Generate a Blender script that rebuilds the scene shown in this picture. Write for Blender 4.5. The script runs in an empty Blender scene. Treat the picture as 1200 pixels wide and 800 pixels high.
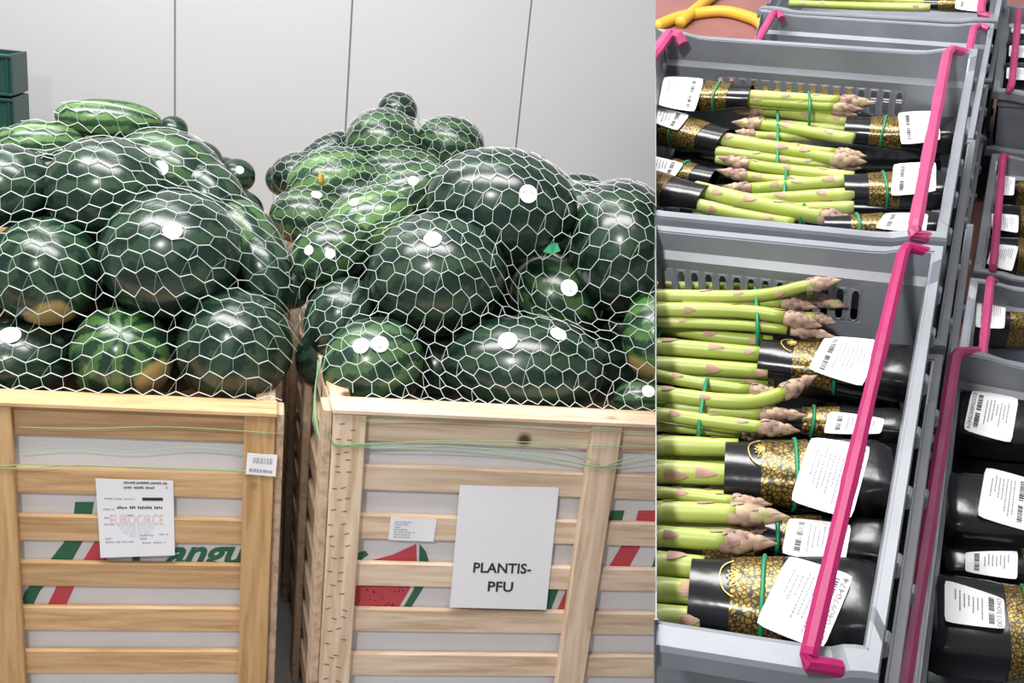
import bpy, bmesh, math, random
import numpy as np
from mathutils import Vector, Matrix, noise

random.seed(7)
SC = bpy.context.scene
COL = SC.collection

# ------------------------------------------------------------------ camera, world, lights, exposure
F, CX, CY = 1200.0, 600.0, 400.0
RL = Matrix(((0.985977, -0.129133, 0.105706), (0.05773, -0.330383, -0.94208), (0.156577, 0.934972, -0.318295)))
TL = Vector((-0.330497, 0.273585, 2.260226))
RR = Matrix(((0.917334, 0.380105, -0.118398), (0.137465, -0.581517, -0.801836), (-0.373632, 0.719276, -0.585697)))
TR = Vector((0.361965, -0.079085, 0.866016))
GZ = 0.22          # height added below the visible part of the bins
OFF = Vector((0, 0, 0.657 + GZ))
CAM = -(RL.transposed() @ TL) + OFF
_q = RL.to_quaternion(); _q.normalize(); RL = _q.to_matrix()
_q = RR.to_quaternion(); _q.normalize(); RR = _q.to_matrix()
cam = bpy.data.cameras.new('camera')
cam.sensor_width = 36.0
cam.lens = 36.0
cam.clip_start = 0.05
cam_ob = bpy.data.objects.new('camera', cam)
COL.objects.link(cam_ob)
cam_ob.matrix_world = Matrix.Translation(CAM) @ (RL.transposed() @ Matrix(((1, 0, 0), (0, -1, 0), (0, 0, -1)))).to_4x4()
SC.camera = cam_ob

# deck frame: the sloping deck that carries the asparagus crates
DR = RL.transposed() @ RR
DT = RL.transposed() @ (TR - TL) + OFF
MD = Matrix.Translation(DT) @ DR.to_4x4()
CDECK = MD.inverted() @ CAM

world = bpy.data.worlds.new('world')
SC.world = world
world.use_nodes = True
bg = world.node_tree.nodes['Background']
bg.inputs[0].default_value = (0.93, 0.96, 1.0, 1)
bg.inputs[1].default_value = 0.38


def area(name, loc, target, sx, sy, power, col=(1, 1, 1)):
    l = bpy.data.lights.new(name, 'AREA')
    l.shape = 'RECTANGLE'
    l.size, l.size_y, l.energy, l.color = sx, sy, power, col
    o = bpy.data.objects.new(name, l)
    COL.objects.link(o)
    o.location = loc
    d = Vector(target) - Vector(loc)
    o.rotation_euler = d.to_track_quat('-Z', 'Y').to_euler()
    return o


area('ceiling_lamp', (-0.7, -0.4, 3.5), (-0.4, 0.5, 1.0), 3.0, 0.7, 145, (1, 0.99, 0.97))
area('ceiling_lamp', (-1.0, 1.3, 3.7), (-0.4, 2.0, 1.2), 3.2, 0.5, 50, (1, 0.99, 0.98))
area('ceiling_lamp', MD @ Vector((-0.42, -1.15, 1.75)), MD @ Vector((-0.1, 0.25, -0.1)), 0.22, 0.16, 38, (1, 0.985, 0.97))
SC.view_settings.view_transform = 'Standard'
SC.view_settings.look = 'None'
SC.view_settings.exposure = 0.0
SC.view_settings.gamma = 1.0
SC.view_settings.use_curve_mapping = False


# ------------------------------------------------------------------ projection helpers
def ray(px, py):
    return RL.transposed() @ Vector(((px - CX) / F, (py - CY) / F, 1.0))


def P(px, py, Y):
    """point of the room at depth plane y = Y"""
    d = ray(px, py)
    return CAM + d * ((Y - CAM.y) / d.y)


def depth(p):
    return (RL @ (p - CAM)).z


def D(px, py, z):
    """deck coordinates of a point at deck height z"""
    d = RR.transposed() @ Vector(((px - CX) / F, (py - CY) / F, 1.0))
    return CDECK + d * ((z - CDECK.z) / d.z)


def ddepth(p):
    return (RR @ p + TR).z


def clampd(p, eps=0.0004):
    """deck goods end at the cut left edge of the deck"""
    q = RR @ p + TR
    s = q.x - 0.14 * q.z
    if s < eps:
        p = p.copy()
        p.x += (eps - s) / (RR[0][0] - 0.14 * RR[2][0])
    return p


def leftx(y, z):
    q = RR @ Vector((0, y, z)) + TR
    return -(q.x - 0.14 * q.z) / (RR[0][0] - 0.14 * RR[2][0])


# ------------------------------------------------------------------ materials
MATS = {}


class NT:
    def __init__(s, name):
        s.m = bpy.data.materials.new(name)
        s.m.use_nodes = True
        s.t = s.m.node_tree
        s.b = s.t.nodes['Principled BSDF']
        MATS[name] = s.m

    def n(s, typ, **kw):
        o = s.t.nodes.new(typ)
        for k, v in kw.items():
            if k[0] == '_':
                key = k[1:]
                o.inputs[int(key) if key.isdigit() else key.replace('_', ' ')].default_value = v
            else:
                setattr(o, k, v)
        return o

    def l(s, a, b, ao=0, bi=0):
        s.t.links.new(a.outputs[ao], b.inputs[bi])
        return b

    def ramp(s, src, stops, ao=0):
        r = s.n('ShaderNodeValToRGB')
        e = r.color_ramp.elements
        while len(e) < len(stops):
            e.new(0.5)
        for i, (p, c) in enumerate(stops):
            e[i].position = p
            e[i].color = (*c, 1)
        s.l(src, r, ao, 0)
        return r

    def mix(s, f, a, b, mode='MIX', fo=0):
        m = s.n('ShaderNodeMix', data_type='RGBA', blend_type=mode)
        if isinstance(f, (int, float)):
            m.inputs[0].default_value = f
        else:
            s.t.links.new(f.outputs[fo], m.inputs[0])
        for i, v in ((6, a), (7, b)):
            if isinstance(v, tuple):
                m.inputs[i].default_value = (*v, 1)
            else:
                s.t.links.new(v.outputs[2 if v.bl_idname == 'ShaderNodeMix' else 0], m.inputs[i])
        return m

    def col(s, node):
        s.t.links.new(node.outputs[2 if node.bl_idname == 'ShaderNodeMix' else 0], s.b.inputs['Base Color'])

    def bump(s, src, strength, dist, ao=0):
        b = s.n('ShaderNodeBump', _Strength=strength, _Distance=dist)
        s.t.links.new(src.outputs[ao], b.inputs['Height'])
        s.l(b, s.b, 0, 'Normal')


def plain(name, c, rough=0.5, spec=0.5, metal=0.0, bump=None, var=0.0, varscale=8.0):
    m = NT(name)
    m.b.inputs['Roughness'].default_value = rough
    m.b.inputs['Specular IOR Level'].default_value = spec
    m.b.inputs['Metallic'].default_value = metal
    tc = m.n('ShaderNodeTexCoord')
    nz = m.n('ShaderNodeTexNoise', _Scale=varscale, _Detail=5.0)
    m.l(tc, nz, 3, 0)
    a = tuple(x * (1 - var) for x in c)
    b = tuple(min(1, x * (1 + var)) for x in c)
    m.col(m.ramp(nz, [(0.3, a), (0.7, b)]))
    if bump:
        n2 = m.n('ShaderNodeTexNoise', _Scale=bump[0], _Detail=3.0)
        m.l(tc, n2, 3, 0)
        m.bump(n2, bump[1], bump[2])
    return m.m


def wood(name, light, dark, axis):
    m = NT(name)
    m.b.inputs['Roughness'].default_value = 0.7
    m.b.inputs['Specular IOR Level'].default_value = 0.25
    tc = m.n('ShaderNodeTexCoord')
    oi = m.n('ShaderNodeObjectInfo')
    off = m.n('ShaderNodeVectorMath', operation='MULTIPLY_ADD')
    off.inputs[1].default_value = (1, 1, 1)
    m.l(tc, off, 3, 0)
    sc = m.n('ShaderNodeVectorMath', operation='SCALE')
    sc.inputs[0].default_value = (7.3, 5.1, 9.7)
    m.l(oi, sc, 5, 3)
    m.l(sc, off, 0, 2)
    mp = m.n('ShaderNodeMapping')
    mp.inputs['Scale'].default_value = (2.2, 30, 30) if axis == 'x' else ((30, 2.2, 30) if axis == 'y' else (30, 30, 2.2))
    m.l(off, mp)
    n1 = m.n('ShaderNodeTexNoise', _Scale=1.6, _Detail=6.0, _Roughness=0.6, _Distortion=0.5)
    m.l(mp, n1)
    r = m.ramp(n1, [(0.34, dark), (0.5, tuple((a * 0.6 + b * 0.4) for a, b in zip(light, dark))), (0.64, light)])
    # knots
    v = m.n('ShaderNodeTexVoronoi', _Scale=5.0)
    m.l(off, v)
    kr = m.ramp(v, [(0.05, (1, 1, 1)), (0.11, (0, 0, 0))])
    k = m.mix(kr, r, (0.13, 0.065, 0.03))
    # board to board tone
    tone = m.ramp(oi, [(0.0, (0.84, 0.82, 0.78)), (1.0, (1.06, 1.05, 1.04))], 5)
    m.col(m.mix(1.0, k, tone, 'MULTIPLY'))
    m.bump(n1, 0.25, 0.002)
    return m.m


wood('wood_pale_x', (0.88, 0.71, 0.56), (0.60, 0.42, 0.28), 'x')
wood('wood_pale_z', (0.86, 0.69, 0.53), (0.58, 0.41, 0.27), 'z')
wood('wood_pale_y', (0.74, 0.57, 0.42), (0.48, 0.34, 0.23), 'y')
wood('wood_gold_x', (0.72, 0.475, 0.265), (0.49, 0.285, 0.135), 'x')
wood('wood_gold_z', (0.66, 0.42, 0.21), (0.45, 0.255, 0.11), 'z')
plain('liner_card', (0.79, 0.775, 0.775), 0.8, 0.2, var=0.03)
plain('paper', (0.86, 0.85, 0.87), 0.75, 0.2, var=0.02)
plain('sticker', (0.90, 0.89, 0.91), 0.5, 0.3, var=0.02)
plain('ink_black', (0.03, 0.03, 0.035), 0.7)
plain('ink_grey', (0.30, 0.29, 0.33), 0.7)
plain('ink_faint', (0.62, 0.61, 0.63), 0.7)
plain('ink_green', (0.035, 0.16, 0.085), 0.7)
plain('ink_red', (0.62, 0.075, 0.10), 0.7)
plain('ink_pink', (0.80, 0.55, 0.50), 0.7)
plain('ink_blue', (0.72, 0.75, 0.82), 0.7)
plain('net_white', (0.70, 0.76, 0.73), 0.45, 0.5)
plain('net_green', (0.24, 0.42, 0.22), 0.5, 0.4)
plain('wall_panel', (0.60, 0.60, 0.61), 0.5, 0.4, var=0.015, varscale=1.5)
plain('joint_dark', (0.25, 0.25, 0.26), 0.8)
plain('concrete', (0.32, 0.32, 0.33), 0.8, var=0.1)
plain('stem_brown', (0.42, 0.36, 0.12), 0.8)
plain('green_plastic', (0.008, 0.055, 0.045), 0.4, var=0.1)
plain('deck_red', (0.29, 0.125, 0.115), 0.55, 0.4, bump=(90, 0.25, 0.003), var=0.28, varscale=3.0)
plain('staple', (0.20, 0.12, 0.06), 0.7)
plain('steel', (0.35, 0.36, 0.38), 0.4, metal=0.8)
plain('hose_yellow', (0.66, 0.40, 0.045), 0.35, 0.5, var=0.08)
plain('crate_grey', (0.195, 0.208, 0.235), 0.38, 0.5, bump=(140, 0.12, 0.001), var=0.12, varscale=14)
plain('arm_pink', (0.31, 0.008, 0.09), 0.42, 0.3, bump=(60, 0.15, 0.001), var=0.10, varscale=20)
plain('arm_pink_faded', (0.36, 0.045, 0.135), 0.45, 0.3, bump=(60, 0.15, 0.001), var=0.12, varscale=20)
plain('band_green', (0.01, 0.20, 0.085), 0.45, 0.4)
plain('bract', (0.44, 0.27, 0.20), 0.6, 0.3, var=0.25, varscale=60)
plain('film_black', (0.010, 0.010, 0.012), 0.20, 0.5, bump=(22, 0.30, 0.004))
plain('white_label', (0.87, 0.86, 0.86), 0.4, 0.4, var=0.01)


def make_melon(name, dark, light, spot=None, contrast=1.0):
    m = NT(name)
    m.b.inputs['Roughness'].default_value = 0.24
    m.b.inputs['Specular IOR Level'].default_value = 0.6
    tc = m.n('ShaderNodeTexCoord')
    oi = m.n('ShaderNodeObjectInfo')
    sp = m.n('ShaderNodeSeparateXYZ')
    m.l(tc, sp, 3, 0)
    at = m.n('ShaderNodeMath', operation='ARCTAN2')
    m.l(sp, at, 1, 0)
    m.l(sp, at, 0, 1)
    nz = m.n('ShaderNodeTexNoise', _Scale=16.0, _Detail=6.0, _Roughness=0.7)
    m.l(tc, nz, 3, 0)
    ad = m.n('ShaderNodeMath', operation='MULTIPLY_ADD', _1=9.0)
    m.l(at, ad, 0, 0)
    mu = m.n('ShaderNodeMath', operation='MULTIPLY', _1=9.0)
    m.l(nz, mu, 0, 0)
    m.l(mu, ad, 0, 2)
    si = m.n('ShaderNodeMath', operation='SINE')
    m.l(ad, si)
    n2 = m.n('ShaderNodeTexNoise', _Scale=60.0, _Detail=4.0)
    m.l(tc, n2, 3, 0)
    a2 = m.n('ShaderNodeMath', operation='MULTIPLY_ADD', _1=1.6 * contrast)
    m.l(n2, a2, 0, 0)
    m.l(si, a2, 0, 2)
    mid = tuple((a * 2 + b) / 3 for a, b in zip(dark, light))
    r = m.ramp(a2, [(0.25, dark), (0.62, mid), (1.0, light)])
    big = m.n('ShaderNodeTexNoise', _Scale=6.0, _Detail=2.0)
    m.l(tc, big, 3, 0)
    br = m.ramp(big, [(0.3, (0.72, 0.74, 0.74)), (0.7, (1.18, 1.16, 1.1))])
    c = m.mix(1.0, r, br, 'MULTIPLY')
    tone = m.ramp(oi, [(0, (0.82, 0.85, 0.85)), (1, (1.12, 1.1, 1.05))], 5)
    c = m.mix(1.0, c, tone, 'MULTIPLY')
    if spot:
        nm = m.n('ShaderNodeVectorMath', operation='NORMALIZE')
        m.l(tc, nm, 3, 0)
        dt = m.n('ShaderNodeVectorMath', operation='DOT_PRODUCT')
        dt.inputs[1].default_value = Vector(spot).normalized()
        m.l(nm, dt)
        s2 = m.n('ShaderNodeMath', operation='MULTIPLY_ADD', _1=0.12)
        m.l(nz, s2, 0, 0)
        m.l(dt, s2, 1, 2)
        f = m.ramp(s2, [(0.95, (0, 0, 0)), (1.04, (1, 1, 1))])
        c = m.mix(f, c, (0.46, 0.35, 0.13))
    m.col(c)
    return m.m


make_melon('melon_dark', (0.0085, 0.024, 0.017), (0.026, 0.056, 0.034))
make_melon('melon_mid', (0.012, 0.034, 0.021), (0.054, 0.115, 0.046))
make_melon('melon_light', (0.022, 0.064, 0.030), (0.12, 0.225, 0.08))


def make_gold():
    m = NT('gold_crackle')
    tc = m.n('ShaderNodeTexCoord')
    v = m.n('ShaderNodeTexVoronoi', feature='DISTANCE_TO_EDGE', _Scale=290.0)
    m.l(tc, v, 3, 0)
    r = m.ramp(v, [(0.08, (0.012, 0.010, 0.006)), (0.17, (0.30, 0.19, 0.03))])
    m.col(r)
    mr = m.ramp(v, [(0.08, (0, 0, 0)), (0.17, (0.6, 0.6, 0.6))])
    m.l(mr, m.b, 0, 'Metallic')
    m.b.inputs['Roughness'].default_value = 0.3
    n2 = m.n('ShaderNodeTexNoise', _Scale=45.0, _Detail=3.0)
    m.l(tc, n2, 3, 0)
    m.bump(n2, 0.5, 0.003)
    g = plain('gold_line', (0.62, 0.43, 0.10), 0.35, 0.5, metal=0.4)


make_gold()


def make_spear():
    m = NT('spear_green')
    m.b.inputs['Roughness'].default_value = 0.38
    m.b.inputs['Specular IOR Level'].default_value = 0.4
    at = m.n('ShaderNodeAttribute', attribute_name='along')
    tc = m.n('ShaderNodeTexCoord')
    oi = m.n('ShaderNodeObjectInfo')
    nz = m.n('ShaderNodeTexNoise', _Scale=40.0, _Detail=3.0)
    m.l(tc, nz, 3, 0)
    ad = m.n('ShaderNodeMath', operation='MULTIPLY_ADD', _1=0.25)
    m.l(nz, ad, 0, 0)
    m.l(at, ad, 2, 2)
    r = m.ramp(ad, [(0.05, (0.60, 0.62, 0.28)), (0.4, (0.42, 0.49, 0.12)), (0.75, (0.30, 0.38, 0.06)), (1.0, (0.27, 0.33, 0.08))])
    tone = m.ramp(oi, [(0, (0.86, 0.90, 0.8)), (1, (1.12, 1.06, 1.15))], 5)
    m.col(m.mix(1.0, r, tone, 'MULTIPLY'))
    m2 = NT('tip_scales')
    m2.b.inputs['Roughness'].default_value = 0.6
    tc = m2.n('ShaderNodeTexCoord')
    nz = m2.n('ShaderNodeTexNoise', _Scale=70.0, _Detail=3.0)
    m2.l(tc, nz, 3, 0)
    m2.col(m2.ramp(nz, [(0.35, (0.19, 0.11, 0.09)), (0.5, (0.36, 0.23, 0.17)), (0.62, (0.42, 0.31, 0.20)), (0.72, (0.34, 0.36, 0.12))]))


make_spear()

# ------------------------------------------------------------------ text outlines (made first, scene still empty)
TXT = {}


def text_geo(s, shear=0.0, bold=0.0):
    cu = bpy.data.curves.new('t', 'FONT')
    cu.body, cu.shear, cu.offset = s, shear, bold
    cu.resolution_u = 3
    o = bpy.data.objects.new('t', cu)
    COL.objects.link(o)
    dg = bpy.context.evaluated_depsgraph_get()
    me = o.evaluated_get(dg).to_mesh()
    vs = [tuple(v.co) for v in me.vertices]
    fs = [tuple(p.vertices) for p in me.polygons]
    o.evaluated_get(dg).to_mesh_clear()
    bpy.data.objects.remove(o)
    bpy.data.curves.remove(cu)
    xs = [v[0] for v in vs]
    ys = [v[1] for v in vs]
    x0, x1, y0, y1 = min(xs), max(xs), min(ys), max(ys)
    TXT[s] = ([((v[0] - x0) / (x1 - x0), (v[1] - y0) / (y1 - y0)) for v in vs], fs)


for s_, sh_, b_ in (('PLANTIS-', 0, 0.022), ('PFU', 0, 0.022), ('EUROCIRCE', 0, 0.0), ('angu', 0.35, 0.03), ('0337040970474', 0, 0.01), ('12', 0, -0.01), ('0033040', 0, 0)):
    text_geo(s_, sh_, b_)


# ------------------------------------------------------------------ mesh helpers (all take world coordinates)
def tag(o, label=None, cat=None, group=None, kind=None):
    if label: o['label'] = label
    if cat: o['category'] = cat
    if group: o['group'] = group
    if kind: o['kind'] = kind
    return o


def empty(name, M, label, cat, group=None, kind=None):
    o = bpy.data.objects.new(name, None)
    o.empty_display_size = 0.05
    COL.objects.link(o)
    if not isinstance(M, Matrix):
        M = Matrix.Translation(Vector(M))
    o.matrix_world = M
    o['_'] = 0
    del o['_']
    WM[o.name] = M.copy()
    return tag(o, label, cat, group, kind)


WM = {}


def mesh(name, vs, fs, mat, parent=None, M=None, smooth=False, along=None):
    """vs in world coordinates; object origin at M (or the parent's frame)"""
    if parent is not None:
        M = WM[parent.name]
    if M is None:
        M = Matrix.Identity(4)
    inv = M.inverted()
    me = bpy.data.meshes.new(name)
    me.from_pydata([inv @ Vector(v) for v in vs], [], fs)
    me.materials.append(MATS[mat])
    if smooth:
        me.polygons.foreach_set('use_smooth', [True] * len(me.polygons))
    if along is not None:
        a = me.attributes.new('along', 'FLOAT', 'POINT')
        a.data.foreach_set('value', along)
    me.update()
    o = bpy.data.objects.new(name, me)
    COL.objects.link(o)
    WM[o.name] = M.copy()
    if parent is not None:
        o.parent = parent
    else:
        o.matrix_world = M
    return o


def dmesh(name, vs, fs, mat, parent=None, smooth=False, along=None, clamp=True, M=None):
    """the same from deck coordinates"""
    if clamp:
        vs = [clampd(Vector(v)) for v in vs]
    return mesh(name, [MD @ Vector(v) for v in vs], fs, mat, parent, smooth=smooth, along=along, M=M)


BOXF = [(0, 1, 3, 2), (4, 6, 7, 5), (0, 4, 5, 1), (2, 3, 7, 6), (0, 2, 6, 4), (1, 5, 7, 3)]


def box8(c8):
    """c8: 8 corners ordered x,y,z binary; returns slightly chamfered box"""
    bm = bmesh.new()
    v = [bm.verts.new(c) for c in c8]
    for f in BOXF:
        bm.faces.new([v[i] for i in f])
    bmesh.ops.recalc_face_normals(bm, faces=bm.faces)
    e = min((Vector(c8[0]) - Vector(c8[k])).length for k in (1, 2, 4))
    bmesh.ops.bevel(bm, geom=bm.edges[:], offset=min(0.0025, e * 0.2), segments=1, affect='EDGES')
    vs = [x.co.copy() for x in bm.verts]
    bm.verts.index_update()
    fs = [tuple(x.index for x in f.verts) for f in bm.faces]
    bm.free()
    return vs, fs


def tube(path, radii, n=8, closed=False, flat=1.0, up=Vector((0, 0, 1))):
    vs, fs = [], []
    m = len(path)
    for i, p in enumerate(path):
        a = path[(i - 1) % m] if (closed or i > 0) else path[i]
        b = path[(i + 1) % m] if (closed or i < m - 1) else path[i]
        d = (b - a)
        if d.length < 1e-9:
            d = Vector((1, 0, 0))
        d.normalize()
        s = d.cross(up)
        if s.length < 1e-3:
            s = d.cross(Vector((0, 1, 0)))
        s.normalize()
        u = s.cross(d)
        r = radii[i] if isinstance(radii, (list, tuple)) else radii
        for k in range(n):
            t = 2 * math.pi * (k + 0.5) / n
            vs.append(p + s * (math.cos(t) * r) + u * (math.sin(t) * r * flat))
    lim = m if closed else m - 1
    for i in range(lim):
        for k in range(n):
            j = ((i + 1) % m) * n
            fs.append((i * n + k, i * n + (k + 1) % n, j + (k + 1) % n, j + k))
    if not closed:
        fs.append(tuple(range(n - 1, -1, -1)))
        fs.append(tuple((m - 1) * n + k for k in range(n)))
    return vs, fs


def join(parts):
    vs, fs = [], []
    for v, f in parts:
        o = len(vs)
        vs += list(v)
        fs += [tuple(i + o for i in q) for q in f]
    return vs, fs


def quadmap(c):
    """bilinear map from corners (bottom-left, bottom-right, top-right, top-left)"""
    a, b, d, e = [Vector(x) for x in c]

    def f(u, v):
        return (a * (1 - u) + b * u) * (1 - v) + (e * (1 - u) + d * u) * v
    return f


def rects_print(f, rects, nrm, off):
    vs, fs = [], []
    for (u0, v0, u1, v1) in rects:
        o = len(vs)
        for (u, v) in ((u0, v0), (u1, v0), (u1, v1), (u0, v1)):
            vs.append(f(u, v) + nrm * off)
        fs.append((o, o + 1, o + 2, o + 3))
    return vs, fs


def text_print(f, s, u0, v0, u1, v1, nrm, off):
    pts, fs = TXT[s]
    return [f(u0 + (u1 - u0) * a, v0 + (v1 - v0) * b) + nrm * off for a, b in pts], fs


def words(rng, u0, u1, v, h, density=0.8, wmin=0.03, wmax=0.10):
    out, u = [], u0
    while u < u1:
        w = rng.uniform(wmin, wmax)
        if rng.random() < density:
            k = u
            while k < min(u + w, u1):
                out.append((k, v + h * rng.uniform(0, 0.2), min(k + 0.011, u1), v + h * rng.uniform(0.7, 1)))
                k += 0.017
        u += w + 0.025
    return out


def sheet(name, c, thick, mat, parent):
    a = [Vector(x) for x in c]
    n = (a[1] - a[0]).cross(a[3] - a[0]).normalized()
    vs = [p + n * thick for p in a] + a
    fs = [(0, 1, 2, 3), (7, 6, 5, 4), (0, 4, 5, 1), (1, 5, 6, 2), (2, 6, 7, 3), (3, 7, 4, 0)]
    return mesh(name, vs, fs, mat, parent), n


# ================================================================== STRUCTURE
def structure(name):
    o = bpy.data.objects.new(name, None)
    COL.objects.link(o)
    WM[o.name] = Matrix.Identity(4)
    o['kind'] = 'structure'
    return o


# floor of the cold room
vs, fs = box8([(x, y, z) for x in (-3.5, 2.6) for y in (-3.2, 3.05) for z in (-0.08, 0.0)])
tag(mesh('floor', vs, fs, 'concrete'), kind='structure')

# back wall of upright insulated panels
WY = 2.9
jx = [P(205, 60, WY).x, P(410, 60, WY).x, P(617, 60, WY).x]
step = (jx[2] - jx[0]) / 2
edges = [jx[0] - 3 * step, jx[0] - 2 * step, jx[0] - step] + jx + [jx[2] + step, jx[2] + 2 * step]
wall = structure('wall_back')
vs, fs = box8([(x, y, z) for x in (edges[0], edges[-1]) for y in (WY + 0.01, WY + 0.06) for z in (0.0, 3.6)])
mesh('backing', vs, fs, 'joint_dark', wall)
for a, b in zip(edges, edges[1:]):
    g = 0.0035
    vs, fs = box8([(x, y, z) for x in (a + g, b - g) for y in (WY, WY + 0.02) for z in (0.0, 3.6)])
    mesh('panel', vs, fs, 'wall_panel', wall)

# sloping raised deck under the asparagus crates
ZF = -0.60
deck = empty('floor_deck', MD @ Matrix.Translation((0.2, 0.6, ZF)), None, None, kind='structure')
yy = [-0.55 + 3.35 * k / 12 for k in range(13)]
vs, fs = [], []
for y in yy:
    for z in (ZF, ZF - 0.05):
        vs.append((leftx(y, z) + 0.001, y, z))
        vs.append((1.25, y, z))
for k in range(12):
    a, b = 4 * k, 4 * k + 4
    fs += [(a, a + 1, b + 1, b), (a + 2, b + 2, b + 3, a + 3), (a, b, b + 2, a + 2), (a + 1, a + 3, b + 3, b + 1)]
fs += [(0, 2, 3, 1), (48, 49, 51, 50)]
dmesh('slab', vs, fs, 'deck_red', deck)
for (x, y) in ((0.15, -0.35), (1.1, -0.35), (0.0, 0.9), (1.1, 1.0), (-0.3, 2.3), (1.1, 2.4)):
    p = MD @ Vector((x, y, ZF - 0.05))
    vs, fs = box8([(p.x + dx, p.y + dy, z) for dx in (-0.03, 0.03) for dy in (-0.03, 0.03) for z in (0.0, p.z + (0.0 if False else -0.005))])
    mesh('support_post', vs, fs, 'steel', deck)

# yellow hose lying on the deck
hr = 0.017
hp = [D(735, 45, ZF + hr), D(768, 31, ZF + hr), D(800, 19, ZF + hr), D(845, 13, ZF + hr), D(880, 21, ZF + hr), D(893, 30, ZF + hr), D(902, 50, ZF + hr)]
hp2 = [D(770, 48, ZF + hr), D(797, 27, ZF + hr), D(812, 14, ZF + hr * 1.2), D(832, -2, ZF + hr), D(850, -16, ZF + hr)]


def catmull(pts, n=8):
    out = []
    q = [pts[0] * 2 - pts[1]] + list(pts) + [pts[-1] * 2 - pts[-2]]
    for i in range(1, len(q) - 2):
        for k in range(n):
            t = k / n
            a, b, c, d = q[i - 1], q[i], q[i + 1], q[i + 2]
            out.append(0.5 * ((2 * b) + (c - a) * t + (2 * a - 5 * b + 4 * c - d) * t * t + (3 * b - a - 3 * c + d) * t ** 3))
    out.append(pts[-1])
    return out


for hpath, lab in ((hp[1:], 'yellow hose curving across the red floor behind the grey crates'),
                   (hp2[1:], 'straight stretch of yellow hose running under the curved hose')):
    pth = catmull(hpath, 8)
    vs, fs = tube(pth, hr, 10)
    M0 = MD @ Matrix.Translation(pth[0])
    o = dmesh('hose', vs, fs, 'hose_yellow', smooth=True, M=M0)
    tag(o, lab, 'hose', 'yellow hose')


# ================================================================== WOODEN BINS
def bin_frame(org, ang):
    c, s = math.cos(ang), math.sin(ang)

    def B(u, w, z):
        return Vector((org[0] + u * c - w * s, org[1] + u * s + w * c, z))
    return B


def make_bin(B, label, tone, panels, ztop, slat_tops, slat_h, top_h, depth_, skew, sides, base_slats=True):
    """panels: list of (u0,u1) openings between posts; posts fill between; front slats sit just behind the posts"""
    root = empty('wooden_bin', B(panels[0][0], 0.0, 0.0), label, 'bin', 'slatted wooden melon bins')
    wx, wz = 'wood_%s_x' % tone, 'wood_%s_z' % tone
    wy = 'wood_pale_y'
    pw = 0.07
    U0, U1 = panels[0][0] - pw, panels[-1][1] + pw

    def part(name, u0, u1, w0, w1, z0, z1, mat, sk0=0, sk1=0):
        vs, fs = box8([B(u + (w * skew), w, z) for u in (u0, u1) for w in (w0, w1) for z in (z0, z1)])
        return mesh(name, vs, fs, mat, root)
    posts = [(U0, panels[0][0])] + [(a[1], b[0]) for a, b in zip(panels, panels[1:])] + [(panels[-1][1], U1)]
    for a, b in posts:
        part('post', a, b, -0.020, 0.0, 0.0, ztop - 0.012, wz)
    part('top_rail', U0 - 0.004, U1 + 0.004, -0.026, 0.05, ztop - 0.012, ztop, wx)
    for (a, b) in panels:
        part('slat', a - 0.012, b + 0.012, 0.0005, 0.016, ztop - 0.012 - top_h, ztop - 0.0125, wx)
        for zt in slat_tops:
            part('slat', a - 0.012, b + 0.012, 0.0005, 0.016, max(zt - slat_h, 0.005), zt, wx)
    # sides and rear
    for side in sides:
        ua, ub = (U0, U0 + 0.018) if side < 0 else (U1 - 0.018, U1)
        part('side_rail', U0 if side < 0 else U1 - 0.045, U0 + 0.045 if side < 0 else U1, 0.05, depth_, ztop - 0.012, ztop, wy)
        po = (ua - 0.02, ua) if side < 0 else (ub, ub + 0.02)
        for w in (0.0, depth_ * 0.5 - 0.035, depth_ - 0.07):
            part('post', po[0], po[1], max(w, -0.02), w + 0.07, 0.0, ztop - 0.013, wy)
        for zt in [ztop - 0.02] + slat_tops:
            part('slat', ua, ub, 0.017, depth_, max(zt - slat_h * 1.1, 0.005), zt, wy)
    part('rear_panel', U0 + 0.02, U1 - 0.02, depth_ - 0.015, depth_, 0.01, ztop - 0.013, wx)
    part('bottom_panel', U0 + 0.03, U1 - 0.03, 0.03, depth_ - 0.02, 0.02, 0.04, wx)
    ln = part('liner', U0 + 0.022, U1 - 0.022, 0.0185, 0.023, 0.045, ztop - 0.02, 'liner_card')
    part('liner', U0 + 0.0185, U0 + 0.0225, 0.025, depth_ - 0.02, 0.045, ztop - 0.02, 'liner_card')
    part('liner', U1 - 0.0225, U1 - 0.0185, 0.025, depth_ - 0.02, 0.045, ztop - 0.02, 'liner_card')
    return root, ln


B2 = bin_frame((0, 0), 0.0)
B1 = bin_frame((-0.772, 0.153), 0.013)
PIT = 0.123
tops2 = [0.657 + GZ - k * PIT for k in range(7)]
tops1 = [0.545 + GZ - k * PIT for k in range(6)]
SK = -0.15
bin2, liner2 = make_bin(B2, 'pale wooden slatted bin with the printed PLANTIS-PFU sheet on its front', 'pale', [(0.0, 0.5), (0.568, 1.068)], 0.80 + GZ, tops2, 0.061, 0.072, 0.86, SK, (-1, 1))
bin1, liner1 = make_bin(B1, 'golden wooden slatted bin with a delivery document pinned to its front', 'gold', [(-0.572, -0.072), (0.0, 0.5)], 0.715 + GZ, tops1, 0.066, 0.078, 0.80, SK * 0.5, (-1, 1))
B3 = bin_frame((-0.13, 1.02), 0.0)
B4 = bin_frame((-0.93, 1.08), 0.0)
bin3, _l = make_bin(B3, 'wooden melon bin standing behind the pale front bin', 'pale', [(0.0, 0.5), (0.568, 1.068)], 0.82 + GZ, [0.66 + GZ - k * PIT for k in range(7)], 0.061, 0.072, 0.8, -0.1, (-1,))
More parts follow.
